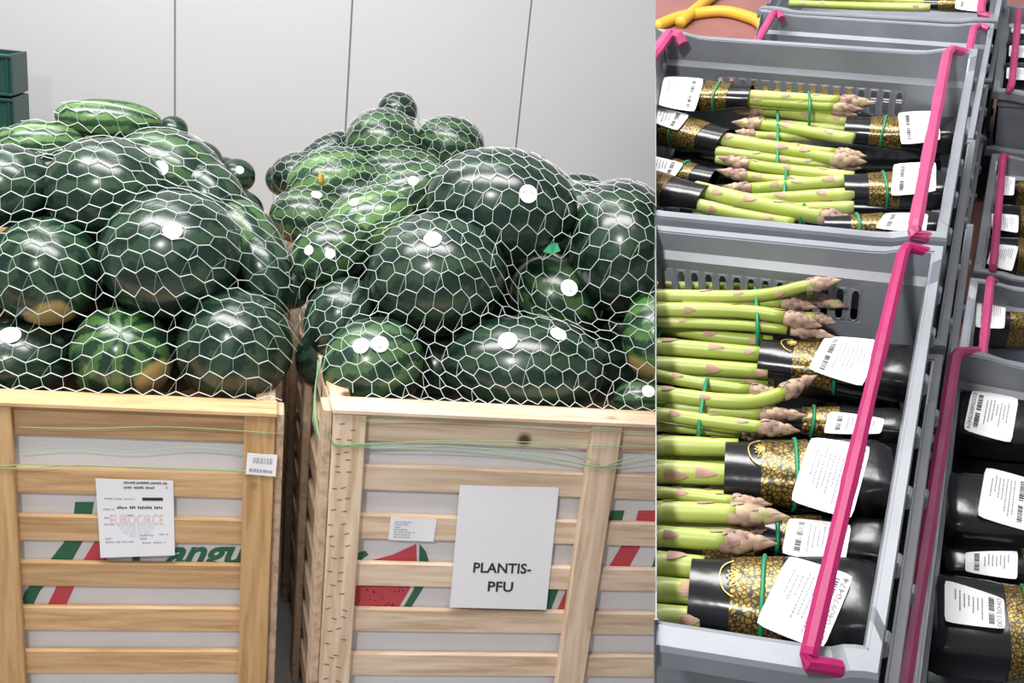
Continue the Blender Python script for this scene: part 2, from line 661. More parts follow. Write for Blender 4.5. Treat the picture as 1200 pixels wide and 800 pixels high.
bin4, _l = make_bin(B4, 'wooden melon bin standing behind the golden front bin', 'gold', [(-0.5, 0.0), (0.07, 0.57)], 0.80 + GZ, [0.64 + GZ - k * PIT for k in range(7)], 0.061, 0.072, 0.8, -0.1, (1,))


def on_bin(which, w):
    org, ang = ((0, 0), 0.0) if which == 2 else ((-0.772, 0.153), 0.013)
    n = Vector((-math.sin(ang), math.cos(ang), 0))

    def f(px, py):
        d = ray(px, py)
        o = Vector((org[0], org[1], 0)) + n * w
        return CAM + d * ((o - CAM).dot(n) / d.dot(n))
    return f


FRONT = Vector((0, -1, 0))


def poly_print(name, which, polys, mat, parent):
    f = on_bin(which, 0.0175)
    for poly in polys:
        mesh(name, [f(x, y) for x, y in poly], [tuple(range(len(poly)))], mat, parent)


# print on bin 1's liner
poly_print('print', 1, [[(88, 588), (110, 588), (107, 606), (97, 634), (84, 657), (58, 657), (76, 634), (86, 606)],
                        [(40, 680), (58, 680), (47, 692), (36, 714), (20, 714), (30, 692)]], 'ink_green', liner1)
poly_print('print', 1, [[(122, 610), (140, 610), (121, 636), (125, 657), (97, 657), (110, 636)],
                        [(68, 682), (90, 682), (85, 692), (75, 714), (53, 714), (64, 692)]], 'ink_red', liner1)
f = on_bin(1, 0.0175)
q = quadmap([f(192, 672), f(290, 670), f(290, 640), f(196, 641)])
vs, fs = text_print(q, 'angu', 0, 0, 1.0, 1.0, FRONT, 0)
mesh('print_lettering', vs, fs, 'ink_green', liner1)
poly_print('print', 1, [[(155, 650), (164, 650), (164, 664), (155, 664)]], 'ink_green', liner1)
# print on bin 2's liner: the melon slice and stripes
poly_print('print', 2, [[(411, 676), (432, 657), (460, 650), (488, 637), (488.5, 661), (485, 680), (479, 692), (466, 714), (411, 716)]], 'ink_red', liner2)
poly_print('print', 2, [[(491.5, 637), (499, 646), (504, 662), (501, 680), (494, 692), (480, 714), (471, 714), (484, 692), (489, 677), (491, 660)],
                        [(636, 690), (655, 690), (645, 716), (624, 716)], [(716, 598), (732, 598), (728, 614), (712, 614)], [(771, 640), (785, 640), (775, 668), (763, 668)],
                        [(414, 661), (418, 648), (428, 645), (432, 650), (424, 655), (420, 662)]], 'ink_green', liner2)
poly_print('print', 2, [[(664, 690), (675, 690), (664, 716), (652, 716)], [(748, 598), (772, 598), (766, 614), (744, 614)], [(729, 638), (752, 638), (735, 668), (711, 668)]], 'ink_red', liner2)
rng = random.Random(3)
seeds = []
for k in range(46):
    x, y = rng.uniform(415, 478), rng.uniform(662, 712)
    seeds.append([(x, y), (x + 1.2, y + 1.4), (x + 0.8, y + 3), (x - 0.6, y + 1.8)])
f0 = on_bin(2, 0.0172)
vs, fs = [], []
for poly in seeds:
    o = len(vs)
    vs += [f0(*p) for p in poly]
    fs.append((o, o + 1, o + 2, o + 3))
tag(mesh('print_seeds', vs, fs, 'ink_black', liner2), kind='stuff')

# staple marks down bin 2's corner post
f = on_bin(2, -0.0206)
vs, fs = [], []
for k in range(22):
    for x0 in (392, 405):
        y = 500 + k * 14 + rng.uniform(-4, 4)
        x = x0 + rng.uniform(-2, 8) - (y - 480) * 0.045
        o = len(vs)
        a = rng.uniform(-2, 2)
        vs += [f(x, y), f(x + 6, y + a), f(x + 6, y + a + 1.1), f(x, y + 1.1)]
        fs.append((o, o + 1, o + 2, o + 3))
tag(mesh('staple_mark', vs, fs, 'staple', bin2), kind='stuff')


# papers
def paper(name, which, w, corners, label, cat):
    f = on_bin(which, w)
    c = [f(*p) for p in corners]  # BL, BR, TR, TL
    cen = sum(c, Vector()) / 4
    n = (c[1] - c[0]).cross(c[3] - c[0]).normalized()
    root = empty(name, cen, label, cat)
    grid, faces = [], []
    q = quadmap(c)
    N = 8
    for j in range(N + 1):
        for i in range(N + 1):
            u, v = i / N, j / N
            grid.append(q(u, v) + n * (0.0015 + 0.0012 * math.sin(u * 5) * v))
    for j in range(N):
        for i in range(N):
            a = j * (N + 1) + i
            faces.append((a, a + 1, a + N + 2, a + N + 1))
    m = len(grid)
    back = [g - n * 0.0006 for g in grid]
    faces2 = [tuple(x + m for x in reversed(fc)) for fc in faces]
    rim = []
    bnd = [i for i in range(N)] + [N + j * (N + 1) for j in range(N)] + [N * (N + 1) + N - i for i in range(N)] + [(N - j) * (N + 1) for j in range(N)]
    for a, b in zip(bnd, bnd[1:] + bnd[:1]):
        rim.append((a, a + m, b + m, b))
    mesh('sheet', grid + back, faces + faces2 + rim, 'paper', root)
    return root, (lambda u, v: q(u, v) + n * (0.0015 + 0.0012 * math.sin(u * 5) * v)), n


r, q, n = paper('paper_sheet', 2, -0.004, [(527, 711), (640, 714), (655, 571), (539, 568)], 'large white sheet reading PLANTIS-PFU fixed to the pale bin', 'paper')
for s, a in (('PLANTIS-', (0.205, 0.30, 0.80, 0.385)), ('PFU', (0.37, 0.145, 0.63, 0.23))):
    vs, fs = text_print(q, s, *a, n, 0.0007)
    mesh('lettering', vs, fs, 'ink_black', r)
r, q, n = paper('paper_note', 2, -0.001, [(455, 632), (508, 634), (512, 608), (458, 605)], 'small white note stuck on a slat left of the PLANTIS-PFU sheet', 'note')
rc = []
for k in range(7):
    rc += words(rng, 0.1, rng.uniform(0.4, 0.6), 0.12 + 0.11 * k, 0.06, 0.8, 0.06, 0.15)
mesh('print', *rects_print(q, rc, n, 0.0005), 'ink_grey', r)

r, q, n = paper('delivery_document', 1, -0.002, [(118, 653), (205, 650), (203, 563), (112, 560)], 'printed delivery document with red EUROCIRCE lettering on the golden bin', 'document')
rc = []
for v in (0.945, 0.885):
    rc += words(rng, 0.36, 0.92, v, 0.035, 0.95, 0.08, 0.2)
rc += [(0.59, 0.735, 0.86, 0.775)]
for k in range(22):
    u = 0.26 + k * 0.027
    if k in (5, 9, 17):
        continue
    rc.append((u, 0.625 + rng.uniform(0, 0.01), u + 0.018, 0.655 + rng.uniform(-0.005, 0.01)))
mesh('print', *rects_print(q, rc, n, 0.0005), 'ink_black', r)
rc = []
for v, a, b in ((0.745, 0.1, 0.5), (0.61, 0.08, 0.22), (0.535, 0.28, 0.46), (0.5, 0.08, 0.15), (0.42, 0.08, 0.2), (0.27, 0.55, 0.72), (0.28, 0.8, 0.92), (0.235, 0.08, 0.18), (0.19, 0.08, 0.45), (0.17, 0.57, 0.88), (0.225, 0.54, 0.63)):
    rc += words(rng, a, b, v, 0.022, 0.95, 0.05, 0.12)
mesh('print', *rects_print(q, rc, n, 0.0005), 'ink_grey', r)
vs, fs = text_print(q, 'EUROCIRCE', 0.16, 0.42, 0.86, 0.555, n, 0.0004)
mesh('lettering', vs, fs, 'ink_pink', r)
vs, fs = [], []
for k in range(6):
    a0, a1 = math.pi * (1.12 + 0.13 * k), math.pi * (1.12 + 0.13 * k + 0.09)
    o = len(vs)
    for aa, rr_ in ((a0, 0.10), (a1, 0.10), (a1, 0.26), (a0, 0.26)):
        vs.append(q(0.5 + math.cos(aa) * rr_ * 1.05, 0.52 + math.sin(aa) * rr_) + n * 0.0004)
    fs.append((o, o + 1, o + 2, o + 3))
mesh('emblem', vs, fs, 'ink_blue', r)

r, q, n = paper('bar_tag', 1, -0.0225, [(288, 555), (323, 558), (325, 533), (290, 530)], 'small white barcode tag on the corner post of the golden bin', 'tag')
rc = [(0.2 + k * 0.04, 0.55, 0.2 + k * 0.04 + rng.choice((0.012, 0.022)), 0.82) for k in range(17)]
rc += words(rng, 0.1, 0.9, 0.12, 0.2, 1.0, 0.06, 0.12)
mesh('print', *rects_print(q, rc, n, 0.0005), 'ink_grey', r)


# ================================================================== WATERMELONS
MELONS = {}      # pile -> list of (center, matrix) for the nets
RIGHTV = RL.transposed() @ Vector((1, 0, 0))
DOWNV = RL.transposed() @ Vector((0, 1, 0))
FWDV = RL.transposed() @ Vector((0, 0, 1))


def melon(pile, px, py, c_px, a_px, ang, Y, kind, label, stickers=(), tilt=0.0, stem=False, spot=None):
    cen = P(px, py, Y)
    dd = depth(cen)
    k = dd / F
    c, a = c_px * k, a_px * k
    t = math.radians(ang)
    vdir = (cen - CAM).normalized()
    img = (RIGHTV * math.cos(t) - DOWNV * math.sin(t))
    img = (img - vdir * img.dot(vdir)).normalized()
    tt = math.radians(tilt)
    pole = (img * math.cos(tt) - vdir * math.sin(tt)).normalized()
    x = vdir.cross(pole)
    if x.length < 1e-3:
        x = RIGHTV.copy()
    x.normalize()
    y = pole.cross(x).normalized()
    R = Matrix((x, y, pole)).transposed()
    M = Matrix.Translation(cen) @ R.to_4x4()
    mat = kind
    if spot:
        # pale yellow ground patch where the rind lay on the soil
        sp_dir = R.transposed() @ ((P(spot[0], spot[1], Y) - cen).normalized() * 0.75 - vdir * 0.65)
        key = kind + '_patch_%d_%d' % (px, py)
        base = {'melon_dark': ((0.008, 0.026, 0.017), (0.028, 0.07, 0.034)), 'melon_mid': ((0.013, 0.044, 0.022), (0.075, 0.17, 0.05)), 'melon_light': ((0.03, 0.09, 0.03), (0.20, 0.36, 0.09))}[kind]
        make_melon(key, base[0], base[1], spot=(sp_dir.x / a, sp_dir.y / a, sp_dir.z / c))
        mat = key
    seed = (px * 13 + py * 7) % 97
    vs, fs = [], []
    NU, NV = 36, 20
    for j in range(NV + 1):
        ph = math.pi * j / NV
        for i in range(NU):
            th = 2 * math.pi * i / NU
            d = Vector((math.sin(ph) * math.cos(th), math.sin(ph) * math.sin(th), math.cos(ph)))
            s = 1 + 0.018 * noise.noise(d * 1.6 + Vector((seed, 0, 0))) + 0.004 * math.cos(th * 10) * math.sin(ph)
            # blunt ends
            s *= 1 - 0.015 * abs(d.z) ** 8
            vs.append(M @ Vector((d.x * a * s, d.y * a * s, d.z * c * s)))
    for j in range(NV):
        for i in range(NU):
            p, q_ = j * NU, (j + 1) * NU
            fs.append((p + i, q_ + i, q_ + (i + 1) % NU, p + (i + 1) % NU))
    o = mesh('watermelon', vs, fs, mat, M=M, smooth=True)
    tag(o, label, 'watermelon', 'watermelons heaped in the bins')
    Minv = M.inverted()
    MELONS.setdefault(pile, []).append((M, a, c))
    for (sx, sy, *rest) in stickers:
        d = ray(sx, sy)
        lo, ld = Minv @ CAM, Minv.to_3x3() @ d
        S = Vector((1 / a, 1 / a, 1 / c))
        o_, d_ = Vector([u * v for u, v in zip(lo, S)]), Vector([u * v for u, v in zip(ld, S)])
        A_, B_, C_ = d_.dot(d_), 2 * o_.dot(d_), o_.dot(o_) - 1.03
        disc = B_ * B_ - 4 * A_ * C_
        tpar = (-B_ - math.sqrt(disc)) / (2 * A_) if disc > 0 else -B_ / (2 * A_)
        hit = CAM + d * tpar
        ln = Minv @ hit
        nl = Vector((ln.x / a ** 2, ln.y / a ** 2, ln.z / c ** 2))
        nw = (M.to_3x3() @ nl).normalized()
        e1 = (RIGHTV - nw * RIGHTV.dot(nw)).normalized()
        e2 = nw.cross(e1)
        rad = (rest[0] if rest else 10.5) * depth(hit) / F

        def wrap(u, v, off):
            p = Minv @ (hit + e1 * u + e2 * v)
            k2 = math.sqrt((p.x / a) ** 2 + (p.y / a) ** 2 + (p.z / c) ** 2)
            p = p / k2 * (1.022)
            return M @ p + nw * off
        sv, sf = [wrap(0, 0, 0.001)], []
        NS = 24
        for rr_ in (0.55, 1.0):
            for i in range(NS):
                th = 2 * math.pi * i / NS
                sv.append(wrap(rad * rr_ * math.cos(th), rad * rr_ * math.sin(th), 0.001))
        for i in range(NS):
            sf.append((0, 1 + i, 1 + (i + 1) % NS))
            sf.append((1 + i, 1 + NS + i, 1 + NS + (i + 1) % NS, 1 + (i + 1) % NS))
        st = mesh('sticker', sv, sf, 'sticker', o, smooth=True)
        if rad > 0.015:
            pts, tf = TXT['12']
            mesh('sticker_mark', [wrap(rad * (-0.5 + 0.9 * u_), rad * (-0.45 + 0.9 * v_), 0.0018) for u_, v_ in pts], tf, 'ink_faint', st)
    if stem:
        pts = [M @ Vector((0, 0, c * 0.97)), M @ Vector((0.004, 0, c + 0.012)), M @ Vector((0.014, 0.004, c + 0.028))]
        vs, fs = tube(pts, [0.007, 0.005, 0.004], 7)
        mesh('stem', vs, fs, 'stem_brown', o, smooth=True)
    return o


DK, MI, LI = 'melon_dark', 'melon_mid', 'melon_light'
W = 'watermelon'
# ---- golden bin (1)
b = 'bin1'
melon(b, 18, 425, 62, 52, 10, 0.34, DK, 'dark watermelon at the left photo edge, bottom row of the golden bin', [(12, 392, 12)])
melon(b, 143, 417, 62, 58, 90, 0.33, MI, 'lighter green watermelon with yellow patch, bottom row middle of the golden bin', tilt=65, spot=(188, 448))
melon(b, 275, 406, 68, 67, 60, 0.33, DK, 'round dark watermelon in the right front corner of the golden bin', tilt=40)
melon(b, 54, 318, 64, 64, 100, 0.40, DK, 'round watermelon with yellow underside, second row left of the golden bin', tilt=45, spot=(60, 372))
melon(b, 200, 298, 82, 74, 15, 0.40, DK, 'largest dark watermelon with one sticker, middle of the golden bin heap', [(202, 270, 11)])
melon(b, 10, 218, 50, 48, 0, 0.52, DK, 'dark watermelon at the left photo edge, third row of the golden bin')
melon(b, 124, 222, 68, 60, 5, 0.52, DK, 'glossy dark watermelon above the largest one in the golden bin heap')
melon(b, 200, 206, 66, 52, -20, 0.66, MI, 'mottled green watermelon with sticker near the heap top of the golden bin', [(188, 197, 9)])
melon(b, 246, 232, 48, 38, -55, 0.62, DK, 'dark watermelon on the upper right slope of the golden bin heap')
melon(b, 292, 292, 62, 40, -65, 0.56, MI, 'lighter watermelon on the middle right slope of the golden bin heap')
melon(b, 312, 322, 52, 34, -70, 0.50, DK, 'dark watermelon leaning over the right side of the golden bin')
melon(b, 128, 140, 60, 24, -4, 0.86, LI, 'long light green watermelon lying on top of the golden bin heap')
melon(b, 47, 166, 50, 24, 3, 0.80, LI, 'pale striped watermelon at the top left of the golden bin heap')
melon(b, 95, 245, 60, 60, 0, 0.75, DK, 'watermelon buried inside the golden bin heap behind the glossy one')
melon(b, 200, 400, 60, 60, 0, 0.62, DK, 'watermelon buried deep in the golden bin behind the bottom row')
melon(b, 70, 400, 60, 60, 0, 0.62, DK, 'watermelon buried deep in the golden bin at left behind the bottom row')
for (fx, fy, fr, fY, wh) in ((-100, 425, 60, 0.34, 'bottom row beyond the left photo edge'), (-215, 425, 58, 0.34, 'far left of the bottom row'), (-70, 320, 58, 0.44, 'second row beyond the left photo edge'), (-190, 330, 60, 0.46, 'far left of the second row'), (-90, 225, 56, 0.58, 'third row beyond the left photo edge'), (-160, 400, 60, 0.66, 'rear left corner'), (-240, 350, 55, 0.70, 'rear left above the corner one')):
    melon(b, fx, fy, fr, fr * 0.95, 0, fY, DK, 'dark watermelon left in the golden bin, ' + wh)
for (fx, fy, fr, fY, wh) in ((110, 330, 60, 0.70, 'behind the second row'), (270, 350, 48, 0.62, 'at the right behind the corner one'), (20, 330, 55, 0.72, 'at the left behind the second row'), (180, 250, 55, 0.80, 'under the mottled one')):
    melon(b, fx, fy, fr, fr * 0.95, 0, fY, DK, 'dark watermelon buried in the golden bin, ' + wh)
# ---- bin behind the golden bin
b = 'bin4'
melon(b, 203, 152, 17, 16, 0, 1.45, DK, 'small far watermelon right of the long light green one')
melon(b, 278, 206, 21, 20, 0, 1.55, DK, 'small far round watermelon with sticker in the gap between the heaps', [(281, 199, 5)])
melon(b, 262, 208, 24, 24, 0, 1.60, DK, 'far watermelon partly hidden beside the round one between the heaps')
melon(b, 284, 245, 26, 22, -30, 1.45, DK, 'far watermelon lowest of those between the two heaps')
melon(b, 236, 190, 26, 24, -30, 1.52, DK, 'far watermelon behind the upper right slope of the golden bin heap')
for (fx, fy, fr, fY, wh) in ((232, 222, 26, 1.50, 'second layer'), (268, 250, 26, 1.60, 'third layer at right'), (200, 200, 28, 1.50, 'second layer at left'), (225, 262, 28, 1.50, 'lower layer'), (180, 262, 28, 1.45, 'lower layer at left'), (165, 225, 28, 1.5, 'middle layer at left')):
    melon(b, fx, fy, fr, fr, 0, fY, DK, 'far watermelon hidden behind the golden bin heap, ' + wh)
# ---- pale bin (2)
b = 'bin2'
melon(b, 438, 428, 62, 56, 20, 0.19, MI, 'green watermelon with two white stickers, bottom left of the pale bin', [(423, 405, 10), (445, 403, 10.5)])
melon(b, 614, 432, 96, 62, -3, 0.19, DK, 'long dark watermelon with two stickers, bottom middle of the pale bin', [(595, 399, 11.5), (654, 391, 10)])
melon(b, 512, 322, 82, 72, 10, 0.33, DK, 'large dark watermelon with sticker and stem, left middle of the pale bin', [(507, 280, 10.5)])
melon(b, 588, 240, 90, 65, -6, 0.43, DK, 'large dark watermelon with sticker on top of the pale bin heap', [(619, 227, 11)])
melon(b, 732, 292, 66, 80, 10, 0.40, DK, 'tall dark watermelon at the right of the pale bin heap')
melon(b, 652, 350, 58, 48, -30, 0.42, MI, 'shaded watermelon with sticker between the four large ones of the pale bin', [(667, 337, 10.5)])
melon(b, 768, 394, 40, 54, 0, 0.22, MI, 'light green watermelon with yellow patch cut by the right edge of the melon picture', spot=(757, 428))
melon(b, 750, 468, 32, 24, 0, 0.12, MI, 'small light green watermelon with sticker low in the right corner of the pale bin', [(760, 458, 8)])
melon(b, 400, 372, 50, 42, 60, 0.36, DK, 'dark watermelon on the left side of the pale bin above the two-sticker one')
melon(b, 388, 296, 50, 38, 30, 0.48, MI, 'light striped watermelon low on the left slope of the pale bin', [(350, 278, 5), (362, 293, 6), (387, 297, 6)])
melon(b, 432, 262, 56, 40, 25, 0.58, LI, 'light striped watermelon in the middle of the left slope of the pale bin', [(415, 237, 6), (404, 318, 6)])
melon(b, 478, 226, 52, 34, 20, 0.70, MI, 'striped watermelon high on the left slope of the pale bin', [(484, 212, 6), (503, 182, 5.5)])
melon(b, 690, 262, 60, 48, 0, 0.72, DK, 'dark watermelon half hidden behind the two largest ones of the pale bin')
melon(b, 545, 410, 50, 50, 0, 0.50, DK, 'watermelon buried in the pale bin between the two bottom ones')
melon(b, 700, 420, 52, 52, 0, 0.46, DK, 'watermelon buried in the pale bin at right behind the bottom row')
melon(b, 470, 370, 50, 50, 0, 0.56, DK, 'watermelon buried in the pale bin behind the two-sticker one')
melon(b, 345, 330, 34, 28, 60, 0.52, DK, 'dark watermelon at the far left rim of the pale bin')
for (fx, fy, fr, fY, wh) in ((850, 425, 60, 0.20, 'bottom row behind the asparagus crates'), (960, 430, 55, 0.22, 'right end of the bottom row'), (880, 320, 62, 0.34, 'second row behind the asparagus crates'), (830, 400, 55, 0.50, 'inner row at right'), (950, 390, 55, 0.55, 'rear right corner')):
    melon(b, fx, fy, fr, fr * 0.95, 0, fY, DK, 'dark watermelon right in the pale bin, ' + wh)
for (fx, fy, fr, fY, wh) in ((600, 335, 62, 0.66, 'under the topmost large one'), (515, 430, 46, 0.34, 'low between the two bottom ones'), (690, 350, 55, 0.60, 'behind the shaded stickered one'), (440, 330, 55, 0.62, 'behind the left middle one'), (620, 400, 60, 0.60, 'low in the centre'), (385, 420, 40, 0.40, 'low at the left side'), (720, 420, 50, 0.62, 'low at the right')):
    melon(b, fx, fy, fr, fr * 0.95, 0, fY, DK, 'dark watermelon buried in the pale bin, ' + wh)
# ---- bin behind the pale bin (3)
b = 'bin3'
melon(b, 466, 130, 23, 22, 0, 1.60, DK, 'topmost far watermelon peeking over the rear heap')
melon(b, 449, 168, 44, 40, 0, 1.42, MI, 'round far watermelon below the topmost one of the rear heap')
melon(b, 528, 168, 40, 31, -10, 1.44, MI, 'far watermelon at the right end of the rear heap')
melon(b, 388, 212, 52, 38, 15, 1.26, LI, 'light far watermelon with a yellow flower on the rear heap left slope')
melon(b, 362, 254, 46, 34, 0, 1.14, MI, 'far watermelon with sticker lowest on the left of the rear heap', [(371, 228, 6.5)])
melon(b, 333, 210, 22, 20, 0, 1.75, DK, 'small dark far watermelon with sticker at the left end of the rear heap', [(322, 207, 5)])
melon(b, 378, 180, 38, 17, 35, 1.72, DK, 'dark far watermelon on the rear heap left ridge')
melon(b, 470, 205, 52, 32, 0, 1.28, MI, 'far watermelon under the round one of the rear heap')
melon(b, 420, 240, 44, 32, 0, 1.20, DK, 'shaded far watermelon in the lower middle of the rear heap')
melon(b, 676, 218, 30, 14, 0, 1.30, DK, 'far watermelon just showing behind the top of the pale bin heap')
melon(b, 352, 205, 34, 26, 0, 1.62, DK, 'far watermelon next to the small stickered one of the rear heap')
# yellow flower and green leaf caught in the heap
p = P(375, 209, 1.13)
vs, fs = join([tube([p + Vector((0, 0, 0.018)), p, p + Vector((0.008, 0, -0.02))], [0.004, 0.009, 0.005], 7)])
tag(mesh('flower', vs, fs, 'hose_yellow', M=Matrix.Translation(p), smooth=True), 'small yellow wilted flower on a far light watermelon', 'flower')
p = P(647, 291, 0.27)
lv = [p + RIGHTV * x - DOWNV * y + FWDV * z for x, y, z in ((-0.022, -0.008, 0), (0.0, -0.014, -0.004), (0.02, -0.006, 0), (0.012, 0.014, 0.003), (-0.006, 0.010, -0.003))]
lv += [v + FWDV * 0.002 for v in lv]
tag(mesh('leaf', lv, [(0, 1, 2, 3, 4), (9, 8, 7, 6, 5)] + [(i, i + 5, (i + 1) % 5 + 5, (i + 1) % 5) for i in range(5)], 'band_green', M=Matrix.Translation(p)), 'green leaf scrap caught between watermelons below the topmost large one', 'leaf')


# ================================================================== NETS
def net(pile, B, u0, u1, w0, w1, ztop, skew, cw, rp, r1, r2, label, origin, nvec=(-0.06, -0.74, 0.67), extra=0.0):
    nv = Vector(nvec).normalized()
    NX, NY = 150, 190
    us = np.linspace(u0, u1, NX)
    ws = np.linspace(w0, w1, NY)
    U, Wg = np.meshgrid(us, ws)
    o0, ox, ow = B(0, 0, ztop), B(1, 0, ztop) - B(0, 0, ztop), B(skew, 1, ztop) - B(0, 0, ztop)
    base = np.stack([o0[i] + U * ox[i] + Wg * ow[i] for i in range(3)], -1)
    h = np.zeros_like(U)
    n = np.array(nv)
    for (M, a, c) in MELONS[pile]:
        Mi = np.array(M.inverted())
        pl = base @ Mi[:3, :3].T + Mi[:3, 3]
        dl = Mi[:3, :3] @ n
        S = np.array([1 / (a + 0.004), 1 / (a + 0.004), 1 / (c + 0.004)])
        pl, dl = pl * S, dl * S
        A_ = dl @ dl
        Bq = 2 * (pl @ dl)
        Cq = (pl * pl).sum(-1) - 1
        disc = Bq * Bq - 4 * A_ * Cq
        t = np.where(disc > 0, (-Bq + np.sqrt(np.maximum(disc, 0))) / (2 * A_), 0)
        h = np.maximum(h, t)
    mask = np.ones_like(h, bool)
    mask[0, :] = mask[:, 0] = mask[-1, :] = mask[:, -1] = False
    h0 = np.where(mask, h, 0)
    h0[-1, :] = h[-1, :]
    g = h0.copy()
    for _ in range(140):
        av = g.copy()
        av[1:-1, 1:-1] = 0.25 * (g[:-2, 1:-1] + g[2:, 1:-1] + g[1:-1, :-2] + g[1:-1, 2:])
        g = np.where(mask, np.maximum(h0, av), h0)
    g = g + 0.002

    def hval(u, w):
        return float(h[int(min(max((w - w0) / (w1 - w0), 0), 1) * (NY - 1)), int(min(max((u - u0) / (u1 - u0), 0), 1) * (NX - 1))])

    def at(u, w):
        x = min(max((u - u0) / (u1 - u0) * (NX - 1), 0), NX - 1.001)
        y = min(max((w - w0) / (w1 - w0) * (NY - 1), 0), NY - 1.001)
        i, j = int(x), int(y)
        fx, fy = x - i, y - j
        hh = (g[j, i] * (1 - fx) + g[j, i + 1] * fx) * (1 - fy) + (g[j + 1, i] * (1 - fx) + g[j + 1, i + 1] * fx) * fy
        return Vector(o0 + ox * u + ow * w) + nv * float(hh)
    rg = random.Random(len(label))
    parts = []
    rows = int((w1 - w0) / rp)
    half = cw / 2
    knots = {}

    def knot(r, k):
        if (r, k) not in knots:
            u = u0 + 0.004 + k * half + rg.uniform(-1, 1) * cw * 0.06 + 0.012 * math.sin(r * 0.7 + k * 0.13)
            up = ((k + r) % 2) * rp * 0.34
            w = w0 + 0.004 + r * rp + up + rg.uniform(-1, 1) * rp * 0.06
            knots[(r, k)] = (min(max(u, u0), u1), min(max(w, w0), w1))
        return knots[(r, k)]
    nk = int((u1 - u0) / half)

    def wire(a, b_, rad, ns):
        loose = a[1] > w0 + 0.35 or not (u0 + 0.12 < a[0] < u1 - 0.12)
        if loose and max(hval(*a), hval(*b_)) < 0.02:
            return [], []
        pts = [at(a[0] + (b_[0] - a[0]) * t / ns, a[1] + (b_[1] - a[1]) * t / ns) for t in range(ns + 1)]
        return tube(pts, rad, 4)
    for r in range(rows + 1):
        for k in range(nk):
            parts.append(wire(knot(r, k), knot(r, k + 1), r1, 2))
        if r < rows:
            for k in range(nk + 1):
                if (k + r) % 2 == 1:
                    parts.append(wire(knot(r, k), knot(r + 1, k), r2, 2))
                elif rg.random() < 0.35:
                    parts.append(wire(knot(r, k), knot(r + 1, min(k + 1, nk)), r2 * 0.6, 3))
    vs, fs = join(parts)
    o = mesh('net_cover', vs, fs, 'net_white', M=Matrix.Translation(origin))
    tag(o, label, 'net', 'nets over the melon bins')
    return o


net('bin1', B1, -0.62, 0.68, 0.045, 1.30, 0.712 + GZ, SK * 0.5, 0.050, 0.050, 0.0012, 0.00035, 'white zigzag mesh net stretched over the melons of the golden bin', B1(0, 0.05, 0.712 + GZ))
net('bin2', B2, -0.13, 1.12, 0.045, 1.36, 0.798 + GZ, SK, 0.040, 0.052, 0.0009, 0.00055, 'white hexagonal mesh net stretched over the melons of the pale bin', B2(0.3, 0.05, 0.8 + GZ))
net('bin3', B3, -0.14, 1.12, 0.045, 1.30, 0.818 + GZ, -0.1, 0.038, 0.046, 0.0008, 0.0005, 'white mesh net over the far heap behind the pale bin', B3(0.3, 0.05, 0.82 + GZ))


# green net strings tied round the bins
def strings(which, w, lines, label, origin_px):
    f = on_bin(which, w)
    parts = []
    for ln in lines:
        parts.append(tube(catmull([f(*p) for p in ln], 5), 0.0010, 5))
    vs, fs = join(parts)
    o = mesh('net_string', vs, fs, 'net_green', M=Matrix.Translation(f(*origin_px)), smooth=True)
    tag(o, label, 'string', 'green strings round the bins')


strings(2, -0.023, [[(384, 505), (392, 522), (424, 521), (500, 519), (560, 520), (650, 524), (697, 540), (706, 546), (730, 538), (768, 530), (790, 528)],
                    [(386, 510), (395, 523), (424, 522), (520, 522), (620, 532), (690, 545), (706, 547), (740, 541), (790, 536)],
                    [(390, 518), (424, 524), (560, 528), (660, 540), (706, 548), (750, 547), (790, 546)],
                    [(384, 500), (390, 520), (424, 520), (560, 516), (697, 522), (790, 524)],
                    [(424, 493), (500, 492), (600, 497), (697, 504), (790, 508)]],
        'thin green net strings tied across the top of the pale bin', (424, 521))
strings(1, -0.023, [[(-20, 545), (0, 546), (30, 544), (100, 546), (200, 548), (287, 552), (330, 560)],
                    [(-20, 547), (30, 549), (90, 545), (180, 549), (287, 553), (330, 560)],
                    [(20, 528), (80, 524), (150, 529), (220, 524), (284, 529)],
                    [(20, 500), (100, 502), (200, 500), (330, 508)]],
        'thin green net strings tied across the golden bin', (100, 546))
p0, pts = B2(-0.11, 0.12, 0.78 + GZ), []
parts = []
for k in range(6):
    a = B2(-0.094 - 0.004 * k, 0.02 + 0.012 * k, 0.70 + GZ + 0.004 * k)
    b_ = B2(-0.115 + 0.003 * k, 0.25 + 0.01 * k, 0.80 + GZ)
    m_ = (a + b_) / 2 + Vector((-0.008, 0, -0.01 + 0.006 * k))
    parts.append(tube(catmull([a, m_, b_], 6), 0.0009, 5))
vs, fs = join(parts)
tag(mesh('net_string', vs, fs, 'net_green', M=Matrix.Translation(B2(-0.094, 0.02, 0.70 + GZ)), smooth=True), 'bundle of green net strings at the left corner of the pale bin', 'string', 'green strings round the bins')

